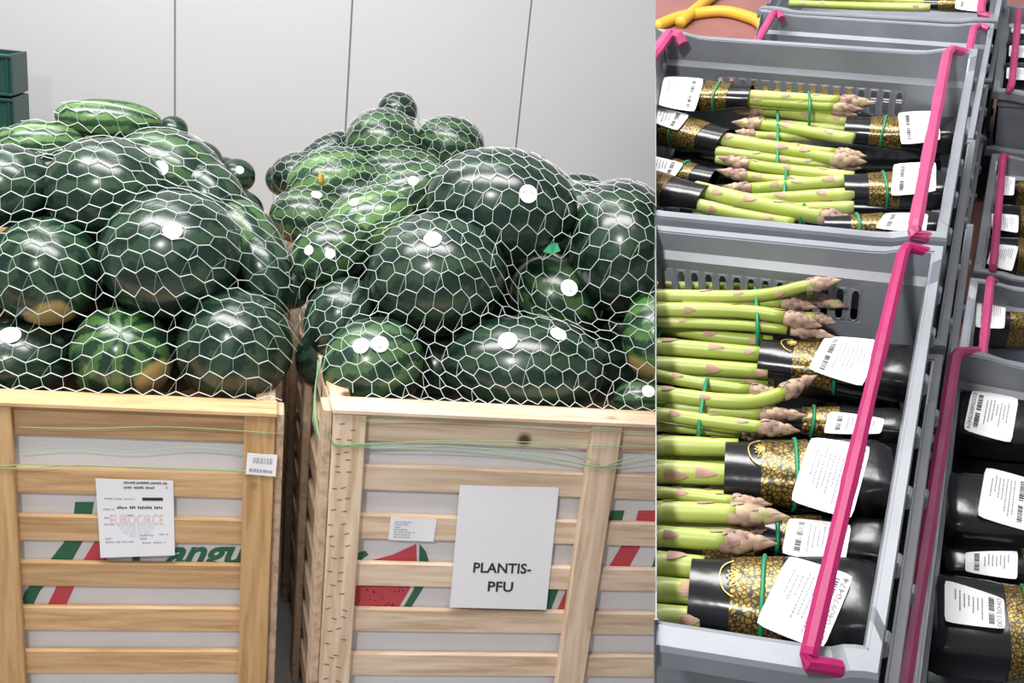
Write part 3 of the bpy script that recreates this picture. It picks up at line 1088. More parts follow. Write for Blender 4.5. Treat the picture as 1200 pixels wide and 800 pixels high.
# ================================================================== green crate stack at the far left
gx1 = P(14, 100, 2.2).x
gz1 = P(10, 64, 2.2).z
ncr = max(3, round(gz1 / 0.173))
hgt = gz1 / ncr - 0.008
for k in range(ncr):
    z1 = gz1 - k * (hgt + 0.008)
    z0 = z1 - hgt
    root = empty('green_crate', (gx1 - 0.3, 2.4, z0), 'dark green plastic crate at the far left, %s of its stack' % ('topmost' if k == 0 else 'second from the top' if k == 1 else 'low in the hidden part'), 'crate', 'green crate stack by the wall')
    for (x0, x1, y0, y1, zz0, zz1, nm) in ((gx1 - 0.6, gx1, 2.2, 2.212, z0, z1, 'front_wall'), (gx1 - 0.012, gx1, 2.213, 2.4, z0, z1, 'side_wall'), (gx1 - 0.6, gx1 - 0.588, 2.213, 2.4, z0, z1, 'side_wall'),
                                           (gx1 - 0.587, gx1 - 0.013, 2.388, 2.4, z0, z1, 'rear_wall'), (gx1 - 0.587, gx1 - 0.013, 2.213, 2.387, z0, z0 + 0.012, 'base')):
        vs, fs = box8([(x, y, z) for x in (x0, x1) for y in (y0, y1) for z in (zz0, zz1)])
        mesh(nm, vs, fs, 'green_plastic', root)
    for j in range(9):
        x = gx1 - 0.008 - j * 0.07
        vs, fs = box8([(xx, y, z) for xx in (x - 0.008, x) for y in (2.186, 2.1995) for z in (z0 + 0.014, z1 - 0.014)])
        mesh('rib', vs, fs, 'green_plastic', root)
    for zz in (z0, z1 - 0.013):
        vs, fs = box8([(xx, y, z) for xx in (gx1 - 0.6, gx1) for y in (2.184, 2.1995) for z in (zz, zz + 0.012)])
        mesh('rib', vs, fs, 'green_plastic', root)

# ================================================================== GREY CRATES WITH PINK ARMS (deck coordinates)
PITCH, CH = 0.115, 0.138
PROF = [(0.0, 0.0), (-0.034, 0.003), (-0.040, 0.009), (-0.050, 0.0095), (-0.082, 0.013), (-CH, 0.018)]


def smooth01(t):
    t = min(max(t, 0), 1)
    return t * t * (3 - 2 * t)


def inset_quad(q, d):
    """q: FL, FR, RR, RL (x, y); moves every side inwards by d"""
    n = 4
    out = []
    cen = Vector((sum(p[0] for p in q) / 4, sum(p[1] for p in q) / 4))
    lines = []
    for i in range(n):
        a, b_ = Vector(q[i]), Vector(q[(i + 1) % n])
        e = (b_ - a).normalized()
        nn = Vector((-e.y, e.x))
        if nn.dot(cen - a) < 0:
            nn = -nn
        lines.append((a + nn * (d[i] if isinstance(d, (list, tuple)) else d), e))
    for i in range(n):
        p, e = lines[i - 1]
        p2, e2 = lines[i]
        den = e.x * e2.y - e.y * e2.x
        t = ((p2.x - p.x) * e2.y - (p2.y - p.y) * e2.x) / den
        out.append(p + e * t)
    return out


def wave(side, u):
    """height of the crate edge along a side (0..1)"""
    end = max(1 - smooth01((u - 0.06) / 0.10), smooth01((u - 0.84) / 0.10))
    if side in ('right', 'left'):
        return -0.010 + 0.010 * max(1 - smooth01((u - 0.05) / 0.04), smooth01((u - 0.90) / 0.05))
    return -0.006 + 0.006 * end


def make_crate(label, quad, z, group, detail=True, slots=0, slot_range=(0.1, 0.9), arms=(), cutleft=True, clips=0, h=CH, frontrim=0.011, pshift=0.0):
    q2 = [(p[0], p[1]) for p in quad]
    cx_ = sum(p[0] for p in q2) / 4
    cy_ = sum(p[1] for p in q2) / 4
    root = empty('grey_crate', MD @ Matrix.Translation((cx_, cy_, z - h)), label, 'crate', group)
    prof = [(a * h / CH + (pshift if 0 < k < 5 else 0), b_) for k, (a, b_) in enumerate(PROF)]
    levels = [(inset_quad(q2, [i, i * 0.2, i, i * 0.6]), z + dz) for dz, i in prof]
    names = ['front', 'right', 'rear', 'left']
    NC = 22 if detail else 8
    for s in range(4):
        a, b_ = s, (s + 1) % 4
        vs, fs = [], []
        slotted = slots and names[s] == 'rear'
        if slotted:
            ucols = []
            r0, r1 = slot_range
            pitch = (r1 - r0) / slots
            cols = [i * r0 / 4 for i in range(4)]
            for k in range(slots):
                cols.append(r0 + k * pitch)
            cols += [r1 + (1 - r1) * i / 4 for i in range(5)]
            cells = set(range(4, 4 + slots))
        else:
            cols = [i / NC for i in range(NC + 1)]
            cells = set()

        def pt(u, lv):
            c, zz = levels[lv]
            p = c[a] * (1 - u) + c[b_] * u
            return Vector((p.x, p.y, zz + (wave(names[s], u) if lv == 0 else 0)))
        for lv in range(len(levels)):
            for u in cols:
                vs.append(pt(u, lv))
        m = len(cols)
        for lv in range(len(levels) - 1):
            for i in range(m - 1):
                ids = (lv * m + i, lv * m + i + 1, (lv + 1) * m + i + 1, (lv + 1) * m + i)
                if lv == 3 and i in cells:
                    # a rounded slot cut through the wall
                    A, B_, C_, D_ = [vs[k] for k in ids]

                    def bl(x, y):
                        return (A * (1 - x) + B_ * x) * (1 - y) + (D_ * (1 - x) + C_ * x) * y
                    hole = [(0.26, 0.14), (0.39, 0.03), (0.61, 0.03), (0.74, 0.14), (0.74, 0.86), (0.61, 0.97), (0.39, 0.97), (0.26, 0.86)]
                    o = len(vs)
                    vs.extend(bl(x, y) for x, y in hole)
                    hh = [o + k for k in range(8)]
                    fs += [(ids[0], hh[0], hh[1]), (ids[0], hh[1], hh[2], ids[1]), (ids[1], hh[2], hh[3]), (ids[1], hh[3], hh[4], ids[2]), (ids[2], hh[4], hh[5]),
                           (ids[2], hh[5], hh[6], ids[3]), (ids[3], hh[6], hh[7]), (ids[3], hh[7], hh[0], ids[0])]
                else:
                    fs.append(ids)
        w = dmesh(names[s] + '_wall', vs, fs, 'crate_grey', root, clamp=cutleft)
        md = w.modifiers.new('thickness', 'SOLIDIFY')
        md.thickness = 0.0026 if not (names[s] == 'left' and cutleft) else 0.0008
        md.offset = 0.0
    # base
    c, zz = levels[-1]
    vs = [Vector((p.x, p.y, zz + dz)) for dz in (0.0, -0.003) for p in c]
    dmesh('base', vs, [(0, 1, 2, 3), (7, 6, 5, 4), (0, 4, 5, 1), (1, 5, 6, 2), (2, 6, 7, 3), (3, 7, 4, 0)], 'crate_grey', root, clamp=cutleft)
    # folded-over rim
    out = inset_quad(q2, [-frontrim, -0.008, -0.011, -0.011])
    vs, fs = [], []
    rows = []
    for s in range(4):
        if names[s] == 'left' and cutleft:
            continue
        a, b_ = s, (s + 1) % 4
        n0 = len(vs)
        for i in range(NC + 1):
            u = i / NC
            wv = wave(names[s], u)
            pi = Vector(q2[a]) * (1 - u) + Vector(q2[b_]) * u
            po = out[a] * (1 - u) + out[b_] * u
            pm = pi * 0.12 + po * 0.88
            for (pp, dz) in ((pi, -0.002), (pi * 0.9 + po * 0.1, 0.001), (pm, 0.001), (po, -0.002), (po, -0.016), (pm, -0.016), (pi * 0.8 + po * 0.2, -0.003)):
                vs.append(Vector((pp.x, pp.y, z + wv + dz)))
        for i in range(NC):
            for k in range(7):
                p_, r_ = n0 + i * 7, n0 + (i + 1) * 7
                fs.append((p_ + k, p_ + (k + 1) % 7, r_ + (k + 1) % 7, r_ + k))
        fs.append(tuple(n0 + k for k in range(6, -1, -1)))
        fs.append(tuple(n0 + NC * 7 + k for k in range(7)))
    dmesh('rim', vs, fs, 'crate_grey', root, clamp=cutleft)
    # small moulded clips under the right edge
    for k in range(clips):
        u = (k + 0.7) / (clips + 0.3)
        p = out[1] * (1 - u) + out[2] * u
        vs, fs = box8([(p.x + dx, p.y + dy, z - 0.010 + dz) for dx in (-0.006, 0.003) for dy in (-0.006, 0.006) for dz in (-0.022, -0.008)])
        dmesh('clip', vs, fs, 'crate_grey', root, clamp=cutleft)
    for (pts, r, mat) in arms:
        path, rad = [], []
        for i in range(len(pts) - 1):
            A, B_ = pts[i], pts[i + 1]
            L = (B_ - A).length
            nseg = max(2, int(L / 0.012))
            for k in range(nseg):
                t = k / nseg
                path.append(A.lerp(B_, t))
                f_ = 1.0
                if L > 0.12:
                    f_ = 1.0 + 0.10 * (0.28 < t < 0.36) + 0.10 * (0.56 < t < 0.70) - 0.05 * (0.42 < t < 0.48) + 0.06 * (t > 0.88)
                rad.append(r * f_)
        path.append(pts[-1])
        rad.append(r)
        vs, fs = tube(path, rad, 8, flat=0.85)
        vs = [clampd(v) for v in vs] if cutleft else vs
        dmesh('bail_arm', vs, fs, mat, root, smooth=False, clamp=cutleft)
    return root


def cquad(fl, fr, rr, rl, z):
    return [D(fl[0], fl[1], z), D(fr[0], fr[1], z), D(rr[0], rr[1], z), D(rl[0], rl[1], z)]


def arm_px(pts, z):
    return [D(x, y, zz if zz is not None else z) for (x, y, zz) in pts]


def stack(quad, z, n, where, group, dx=0.0):
    for k in range(1, n + 1):
        j = Vector((dx * k + 0.004 * ((k * 7) % 3), 0.003 * ((k * 5) % 3 - 1), 0))
        qq = [p + j for p in quad]
        make_crate('grey crate %s, %s' % (where, ('first below the open one', 'second below the open one', 'third below the open one', 'bottom one on the red floor')[k - 1 if n == 4 or k < n else 3]),
                   qq, z - PITCH * k, group, detail=False, clips=4)


PK, PF = 'arm_pink', 'arm_pink_faded'
GA, GB = 'grey crates with pink arms', 'grey crates with pink arms'
IN = 0.011   # rim width: the pixel corners are outer corners


def inner(quad, front=IN):
    r = inset_quad([(p.x, p.y) for p in quad], [front, 0.008, IN, IN])
    return [Vector((p.x, p.y, quad[0].z)) for p in r]


# --- A1 nearest
zA = 0.0
qA1 = inner(cquad((700, 741), (1030, 794), (1107, 289), (700, 251), zA), 0.018)
armA1 = arm_px([(1092, 297, -0.004), (1064, 289, 0.003), (1058, 297, 0.005), (949, 762, 0.005), (946, 776, 0.003), (985, 783, -0.004)], 0)
make_crate('nearest grey crate full of asparagus with a bright pink arm', qA1, zA, GA, slots=17, slot_range=(0.18, 0.99), arms=[(armA1, 0.0052, PK)], clips=7, frontrim=0.018, pshift=0.011)
stack(qA1, zA, 4, 'under the nearest asparagus crate', 'crates stacked below', 0.009)
# --- A2 behind it
qA2 = inner(cquad((700, 241), (1110, 281), (1147, 58), (768, 34), zA))
armA2 = arm_px([(1135, 63, -0.004), (1116, 58, 0.003), (1110, 64, 0.005), (1073, 262, 0.005), (1071, 275, 0.002), (1090, 279, -0.004)], 0)
armA2l = arm_px([(800, 52, -0.006), (795, 42, 0.003), (784, 40, 0.004), (765, 66, 0.006), (720, 130, 0.006)], 0)
make_crate('second grey crate of asparagus with two pink arms, behind the nearest', qA2, zA, GA, slots=16, slot_range=(0.17, 0.82), arms=[(armA2, 0.0062, PF), (armA2l, 0.0082, PF)], clips=6)
stack(qA2, zA, 4, 'under the second asparagus crate', 'crates stacked below', 0.009)
# --- A3
z3 = -0.23
qA3 = inner(cquad((842, 140), (1141, 163), (1166, 28), (887, 11), z3))
armA3 = arm_px([(1158, 34, z3), (1147, 30, z3 + .004), (1141, 34, z3 + .005), (1120, 140, z3 + .005)], z3)
armA3l = arm_px([(916, 22, z3), (912, 14, z3 + .004), (906, 16, z3 + .005), (870, 80, z3 + .005)], z3)
make_crate('third grey crate back, lower, two pink arms, mostly hidden by the second', qA3, z3, GA, slots=0, arms=[(armA3, 0.0066, PF), (armA3l, 0.0072, PF)], cutleft=True, clips=5)
stack(qA3, z3, 2, 'under the third asparagus crate', 'crates stacked below', 0.003)
# --- A4
qA4 = inner([D(889, 9, z3), D(1170, 24, z3), D(1170, 24, z3) + Vector((0.012, 0.45, 0)), D(889, 9, z3) + Vector((0.0, 0.45, 0))])
a4 = D(1149, 12, z3 + .004)
make_crate('farthest grey crate with asparagus at the top edge of the photo', qA4, z3, GA, arms=[([D(1160, 20, z3), D(1150, 17, z3 + .004), a4 + Vector((0, 0.02, 0)), a4 + Vector((0.02, 0.42, 0))], 0.0078, PF)], cutleft=True)
stack(qA4, z3, 2, 'under the farthest asparagus crate', 'crates stacked below', 0.003)
# --- B column on the right
zB1 = -0.23
b1l, b1f = D(1113, 405, zB1), D(1058, 800, zB1)
wB = 0.40
qB1 = inner([b1f + Vector((0, -0.06, 0)), b1f + Vector((wB, -0.06, 0)), b1l + Vector((wB, -0.03, 0)), b1l])
armB1 = arm_px([(1146, 412, zB1 - .004), (1124, 413, zB1 + .002), (1119, 420, zB1 + .003), (1056, 815, zB1 + .003)], zB1)
make_crate('lower right grey crate of black packs, pink arm along its left side', qB1, zB1, GB, slots=0, arms=[(armB1, 0.0068, PF)], cutleft=False)
stack(qB1, zB1, 2, 'under the lower right crate', 'crates stacked below', 0.0)
zB2 = -0.46
b2, b3f, b3r = D(1137, 325, zB2), D(1140, 318, zB2), D(1162, 180, zB2)
qB2 = inner([b2 + Vector((-0.01, -0.42, 0)), b2 + Vector((wB, -0.44, 0)), b2 + Vector((wB, -0.02, 0)), b2])
armB2 = arm_px([(1166, 330, zB2 - .002), (1161, 327, zB2 + .006), (1160, 334, zB2 + .008), (1150, 430, zB2 + .008)], zB2)
make_crate('low grey crate at the right edge with one visible pack, third row from top', qB2, zB2, GB, arms=[(armB2, 0.0066, PF)], cutleft=False)
qB3 = inner([b3f, b3f + Vector((wB, -0.02, 0)), b3r + Vector((wB, -0.02, 0)), b3r])
armB3 = arm_px([(1180, 186, zB2 - .002), (1176, 182, zB2 + .006), (1175, 188, zB2 + .008), (1164, 312, zB2 + .008), (1163, 318, zB2)], zB2)
make_crate('low grey crate at the right edge holding three labelled packs', qB3, zB2, GB, arms=[(armB3, 0.0066, PF)], cutleft=False)
zB5 = -0.345
b5 = D(1163, 106, zB5)
qB5 = inner([b5, b5 + Vector((wB, -0.02, 0)), b5 + Vector((wB + 0.01, 0.43, 0)), b5 + Vector((0.005, 0.45, 0))])
armB5 = arm_px([(1181, 108, zB5 - .002), (1184, 103, zB5 + .006), (1186, 96, zB5 + .008), (1194, 12, zB5 + .008)], zB5)
make_crate('upper right corner grey crate with packs and a pink arm', qB5, zB5, GB, arms=[(armB5, 0.0066, PF)], cutleft=False)
stack(qB5, zB5, 1, 'under the upper right corner crate', 'crates stacked below', 0.0)


# ================================================================== ASPARAGUS
def ring_section(ex, n):
    out = []
    for k in range(n):
        t = 2 * math.pi * k / n
        c, s = math.cos(t), math.sin(t)
        out.append((math.copysign(abs(c) ** (2 / ex), c), math.copysign(abs(s) ** (2 / ex), s)))
    return out


class Sleeve:
    """black film sleeve from its mouth (t=0) to the folded butt end (t=1)"""

    def __init__(s, mouth, butt, a0, a1, b0, b1, seed):
        s.m, s.e, s.a0, s.a1, s.b0, s.b1, s.seed = mouth, butt, a0, a1, b0, b1, seed
        s.ax = (butt - mouth).normalized()
        s.side = s.ax.cross(Vector((0, 0, 1))).normalized()
        s.up = s.side.cross(s.ax).normalized()

    def pt(s, t, th, off=0.0):
        ex = 2.15 + 1.6 * smooth01(t * 1.2)
        c, q_ = math.cos(th), math.sin(th)
        cx_ = math.copysign(abs(c) ** (2 / ex), c)
        sx_ = math.copysign(abs(q_) ** (2 / ex), q_)
        a = s.a0 + (s.a1 - s.a0) * smooth01(t * 1.15)
        b_ = s.b0 + (s.b1 - s.b0) * smooth01(t * 1.15)
        if t > 0.93:
            k = (t - 0.93) / 0.07
            a *= 1 - 0.10 * k
            b_ *= 1 - 0.22 * k
        p = s.m.lerp(s.e, t)
        nz = noise.noise(Vector((t * 4 + s.seed, c * 1.3, q_ * 1.3 + s.seed)))
        nz2 = noise.noise(Vector((t * 9 + s.seed * 2, c * 3, q_ * 3)))
        k = 1 + (0.03 * nz + 0.02 * nz2) * smooth01(t * 3) + 0.12 * nz2 * smooth01((t - 0.8) * 5)
        d = s.side * (cx_ * a * k + math.copysign(off, cx_) * abs(c)) + s.up * (sx_ * b_ * k + math.copysign(off, sx_) * abs(q_))
        return p + d

    def shell(s, t0, t1, nt, na, off, cap=False):
        vs, fs = [], []
        for i in range(nt + 1):
            t = t0 + (t1 - t0) * i / nt
            for k in range(na):
                vs.append(s.pt(t, 2 * math.pi * k / na, off))
        for i in range(nt):
            for k in range(na):
                fs.append((i * na + k, i * na + (k + 1) % na, (i + 1) * na + (k + 1) % na, (i + 1) * na + k))
        if cap:
            c = s.pt(t1, 0, 0) * 0
            c = s.e + s.ax * 0.002 * math.sin(s.seed)
            vs.append(c)
            for k in range(na):
                fs.append((nt * na + k, nt * na + (k + 1) % na, len(vs) - 1))
        return vs, fs

    def band(s, t, r=0.0016, n=28):
        path = [s.pt(t + 0.012 * math.sin(2 * math.pi * k / n + s.seed), 2 * math.pi * k / n, 0.0012) for k in range(n)]
        return tube(path, r, 6, closed=True, up=s.ax)


def spear_mesh(pts, r, tip_len, parent, rng, clamp=True):
    """pts: deck points from cut end to tip end; returns the spear object"""
    path = catmull(pts, 7)
    L = [0]
    for a, b_ in zip(path, path[1:]):
        L.append(L[-1] + (b_ - a).length)
    T = L[-1]
    tl = min(tip_len, T * 0.9)
    stem, rad, al = [], [], []
    for p, l in zip(path, L):
        if l <= T - tl * 0.82 or tip_len == 0:
            stem.append(p)
            rad.append(r * (1.0 - 0.16 * max(0, (l - T * 0.3)) / T + 0.015 * math.sin(l * 190)))
            al.append(0.12 + 0.85 * l / max(T, 0.2))
    n = 10
    vs, fs = tube(stem, rad, n)
    so = dmesh('spear', vs, fs, 'spear_green', parent, smooth=True, along=[al[i // n] for i in range(len(vs))], clamp=clamp)
    up = Vector((0, 0, 1))

    def frame(l):
        l = min(max(l, 0), T)
        i = 0
        while i < len(L) - 2 and L[i + 1] < l:
            i += 1
        f_ = (l - L[i]) / max(L[i + 1] - L[i], 1e-9)
        d = (path[min(i + 1, len(path) - 1)] - path[max(i - 0, 0)]).normalized()
        s_ = d.cross(up).normalized()
        return path[i].lerp(path[i + 1], f_), d, s_, s_.cross(d)

    def scale_leaf(l, th, w, ln, lift, rr):
        """pointed scale hugging the stem, apex towards the tip"""
        gv, gf = [], []
        NW, NL = 4, 4
        for j in range(NL + 1):
            v = j / NL
            ww = w * (1 - v) ** 0.8 * (0.75 + 0.6 * v if v < 0.4 else 1.0)
            p, d, s_, u_ = frame(l + ln * v)
            for i in range(NW + 1):
                a = th + (i / NW - 0.5) * ww / rr
                ro = rr + lift[0] + (lift[1] - lift[0]) * v
                gv.append(p + s_ * math.cos(a) * ro + u_ * math.sin(a) * ro)
        for j in range(NL):
            for i in range(NW):
                a = j * (NW + 1) + i
                gf.append((a, a + 1, a + NW + 2, a + NW + 1))
        return gv, gf
    # triangular bracts along the stem, mostly on the visible upper side
    l = rng.uniform(0.012, 0.03)
    k = 0
    while l < T - tl - 0.006:
        th = math.pi / 2 + rng.uniform(-1.15, 1.15)
        rr = r * (1.0 - 0.16 * max(0, (l - T * 0.3)) / T) * 1.015
        gv, gf = scale_leaf(l, th, rr * rng.uniform(1.1, 1.6), rr * rng.uniform(1.3, 2.0), (0.0003, 0.0006), rr)
        q0 = RR @ gv[0] + TR
        if q0.x - 0.14 * q0.z > 0.004:
            dmesh('bract', gv, gf, 'bract', so, clamp=clamp)
        l += rng.uniform(0.022, 0.042)
        k += 1
    # tip: tapered bud with overlapping scales hugging it
    if tip_len > 0:
        def core_r(t):
            t = min(max(t, 0), 1)
            return max(0.0005, r * 0.88 * (1.0 + 0.12 * math.sin(math.pi * min(t / 0.7, 1))) * (1 - max(0, t - 0.30) / 0.70) ** 0.58)
        parts = [tube([frame(T - tl + tl * i / 10)[0] for i in range(11)], [core_r(i / 10) for i in range(11)], 10)]
        ns = 16
        for i in range(ns):
            t = 0.0 + 0.72 * i / ns
            th = i * 2.4 + rng.uniform(-0.2, 0.2)
            ln = 0.34 * (1 - 0.35 * t)
            gv, gf = [], []
            for jj in range(5):
                v = jj / 4
                cr_ = core_r(t + ln * v)
                ww = core_r(t) * 1.75 * (1 - v) ** 0.7
                p, d, s_, u_ = frame(T - tl + tl * min(t + ln * v, 1.0))
                for k in range(5):
                    a = th + (k / 4 - 0.5) * ww / max(cr_, 0.002)
                    e_ = abs(k / 4 - 0.5) * 2
                    ro = cr_ + 0.0002 + 0.0017 * math.sin(math.pi * min(v + 0.2, 1)) * (1 - 0.7 * e_)
                    gv.append(p + s_ * math.cos(a) * ro + u_ * math.sin(a) * ro)
            for jj in range(4):
                for k in range(4):
                    a = jj * 5 + k
                    gf.append((a, a + 1, a + 6, a + 5))
            parts.append((gv, gf))
        vs, fs = join(parts)
        dmesh('tip', vs, fs, 'tip_scales', so, smooth=True, clamp=clamp)
    return so


class LabelMap:
    """sticker laid over the pack: photo corners TL, TR, BR, BL, resting on the film's upper side"""

    def __init__(s, px, z, S):
        s.px, s.z, s.S = px, z, S
        s.L = (S.e - S.m).length

    def top(s, p):
        S = s.S
        t = min(max((p - S.m).dot(S.ax) / s.L, 0.0), 0.92)
        a = S.a0 + (S.a1 - S.a0) * smooth01(t * 1.15)
        b_ = S.b0 + (S.b1 - S.b0) * smooth01(t * 1.15)
        k = abs((p - S.m).dot(S.side) / a)
        kk = min(k, 0.78)
        ex = 2.15 + 1.6 * smooth01(t * 1.2)
        h = b_ * (1 - kk ** ex) ** (1 / ex) * 1.03 - max(0, k - 0.78) * b_ * 0.5
        return S.m.lerp(S.e, t).z + h + 0.0030

    def __call__(s, u, v):   # u left->right, v top->bottom
        (ax, ay), (bx, by), (cx_, cy_), (dx, dy) = s.px
        x = (ax * (1 - u) + bx * u) * (1 - v) + (dx * (1 - u) + cx_ * u) * v
        y = (ay * (1 - u) + by * u) * (1 - v) + (dy * (1 - u) + cy_ * u) * v
        z = s.z
        for _ in range(6):
            p = D(x, y, z)
            z = 0.5 * z + 0.5 * s.top(p)
        p.z = z + 0.0006 * math.sin(u * 4 + v * 3)
        return p


def add_label(parent, px, z, S, rng, code=None, codeside='left', clamp=True):
    f = LabelMap(px, z, S)
    N = 8
    vs, fs = [], []
    # rounded corners by pulling the corner points in
    for j in range(N + 1):
        for i in range(N + 1):
            u, v = i / N, j / N
            if u in (0, 1) and v in (0, 1):
                u, v = abs(u - 0.02), abs(v - 0.02)
            vs.append(f(u, v))
    for j in range(N):
        for i in range(N):
            a = j * (N + 1) + i
            fs.append((a, a + N + 1, a + N + 2, a + 1))
    m = len(vs)
    vs += [p - Vector((0, 0, 0.0004)) for p in vs[:m]]
    fs += [tuple(k + m for k in reversed(q_)) for q_ in fs]
    lb = dmesh('label', vs, fs, 'white_label', parent, clamp=clamp)
    nz = Vector((0, 0, 1))
    rc = []
    # text columns run across the pack, the bar code along one side
    g = (lambda a, b_: (a, b_)) if codeside == 'left' else (lambda a, b_: (1 - a, b_))

    def rect(u0, v0, u1, v1):
        p0, p1 = g(u0, v0), g(u1, v1)
        return (min(p0[0], p1[0]), min(p0[1], p1[1]), max(p0[0], p1[0]), max(p0[1], p1[1]))
    grey = []
    for k in range(7):
        u = 0.36 + k * 0.075
        v0 = rng.uniform(0.12, 0.25)
        v1 = rng.uniform(0.55, 0.88) - 0.03 * k
        v = v0
        while v < v1:
            w = rng.uniform(0.02, 0.055)
            grey.append(rect(u, v, u + 0.026, v + w))
            v += w + 0.012
    v = 0.10
    while v < 0.88:
        w = rng.choice((0.012, 0.018, 0.03))
        if not 0.46 < v < 0.52:
            rc.append(rect(0.17, v, 0.27, v + w))
        v += w + rng.choice((0.014, 0.022))

    def pr(name, rects, mat):
        vs, fs = [], []
        for (u0, v0, u1, v1) in rects:
            o = len(vs)
            vs.extend(f(u_, v_) + nz * 0.0005 for u_, v_ in ((u0, v0), (u0, v1), (u1, v1), (u1, v0)))
            fs.append((o, o + 1, o + 2, o + 3))
        dmesh(name, vs, fs, mat, lb, clamp=clamp)
    pr('print', grey, 'ink_grey')
    pr('bar_code', rc, 'ink_black')
    if code:
        pts, tf = TXT[code]
        vv = []
        for a, b_ in pts:   # digits read along the short side
            u_, v_ = (0.04 + 0.09 * b_, 0.06 + 0.88 * a) if codeside == 'left' else (0.955 - 0.09 * b_, 0.96 - 0.90 * a)
            vv.append(f(u_, v_) + nz * 0.0005)
        dmesh('digits', vv, tf, 'ink_grey', lb, clamp=clamp)
    return lb


def emblem(parent, S, t, th0):
    """small gold flower and arc printed on the film"""
    parts = []
    for k in range(5):
        a = -0.9 + 0.45 * k
        base = (t, th0)
        tip = (t - 0.065 * math.cos(a), th0 + 0.30 * math.sin(a))
        mid1 = ((base[0] + tip[0]) / 2 - 0.012 * math.sin(a), (base[1] + tip[1]) / 2 - 0.06 * math.cos(a))
        mid2 = ((base[0] + tip[0]) / 2 + 0.012 * math.sin(a), (base[1] + tip[1]) / 2 + 0.06 * math.cos(a))
        for pa in ([base, mid1, tip, mid2, base],):
            parts.append(tube([S.pt(x, y, 0.0011) for x, y in pa], 0.00035, 4, up=S.up))
    arc = [S.pt(t - 0.10 * math.cos(a), th0 + 0.5 * math.sin(a), 0.0011) for a in [(-1.3 + 2.6 * i / 14) for i in range(15)]]
    parts.append(tube(arc, 0.0005, 4, up=S.up))
    vs, fs = join(parts)
    dmesh('emblem', vs, fs, 'gold_line', parent)


NB = [0]


def bunch(label, z, sleeve=None, spears=(), label_px=None, bands=(), sband=0.42, code=None, codeside='left', group='asparagus bunches', hid=False, flat=0.62, ldroop=0.006, lz=0.002, emb=None, gold=(0.22, 0.50), clamp=True, tipscale=1.0):
    """all positions as photograph points laid at deck height z (top of the goods)"""
    NB[0] += 1
    rng = random.Random(100 + NB[0])
    if sleeve:
        org = D(*sleeve[1][:2], z)
    else:
        org = D(*spears[0][0][0], z)
    root = empty('asparagus_bunch', MD @ Matrix.Translation(clampd(Vector((org.x, org.y, z - 0.05)))), label, 'asparagus', group)
    zs = z
    if sleeve:
        (mx, my, mh), (bx, by, bh) = sleeve
        sc = lambda x, y: ddepth(D(x, y, z)) / F
        a0, a1 = mh * sc(mx, my) * 1.05, bh * sc(bx, by) * 1.05
        b0, b1 = a0 * flat, a1 * flat * 0.9
        S = Sleeve(D(mx, my, z - b0 + 0.0075), D(bx, by, z - b1 + 0.006), a0, a1, b0, b1, NB[0] * 1.7)
        vs, fs = S.shell(0.0, 1.0, 18, 28, 0.0, cap=True)
        so = dmesh('sleeve', vs, fs, 'film_black', root, smooth=True, clamp=clamp)
        vs, fs = S.shell(gold[0], gold[1], 7, 28, 0.0006)
        dmesh('gold_print', vs, fs, 'gold_crackle', so, smooth=True, clamp=clamp)
        if emb:
            emblem(so, S, *emb)
        if sband:
            vs, fs = S.band(sband)
            dmesh('rubber_band', vs, fs, 'band_green', root, smooth=True, clamp=clamp)
        if label_px:
            add_label(so, label_px, z + 0.006, S, rng, code, codeside, clamp=clamp)
    for sp in spears:
        pts, w, tip = sp[0], sp[1], sp[2]
        dz = sp[3] if len(sp) > 3 else 0.0
        P3 = []
        for (x, y) in pts:
            rr = w * 0.5 * ddepth(D(x, y, z + dz)) / F
            lift = sp[4] * (len(P3) / (len(pts) - 1)) ** 2 if len(sp) > 4 else 0.0
            P3.append(D(x, y, z + dz - rr + lift))
        r = w * 0.5 * ddepth(P3[len(P3) // 2]) / F
        tl = 0.0
        if tip:
            tl = tip * tipscale * ddepth(P3[-1]) / F
        spear_mesh(P3, r, tl, root, rng, clamp=clamp)
    for (x0, y0, x1, y1) in bands:
        # rubber band looped round the spears, from upper to lower photo point
        A, B_ = D(x0, y0, z - 0.006), D(x1, y1, z - 0.006)
        mid = (A + B_) / 2
        hw = (B_ - A).length / 2
        e = (B_ - A).normalized()
        path = []
        for k in range(20):
            t = 2 * math.pi * k / 20
            c, s_ = math.cos(t), math.sin(t)
            path.append(mid + e * (math.copysign(abs(c) ** 0.7, c) * hw) + Vector((0, 0, -0.012 + math.copysign(abs(s_) ** 0.7, s_) * 0.0215)))
        vs, fs = tube(path, 0.0017, 6, closed=True, up=Vector((1, 0, 0)))
        dmesh('rubber_band', vs, fs, 'band_green', root, smooth=True, clamp=clamp)
    return root


zc = -0.058
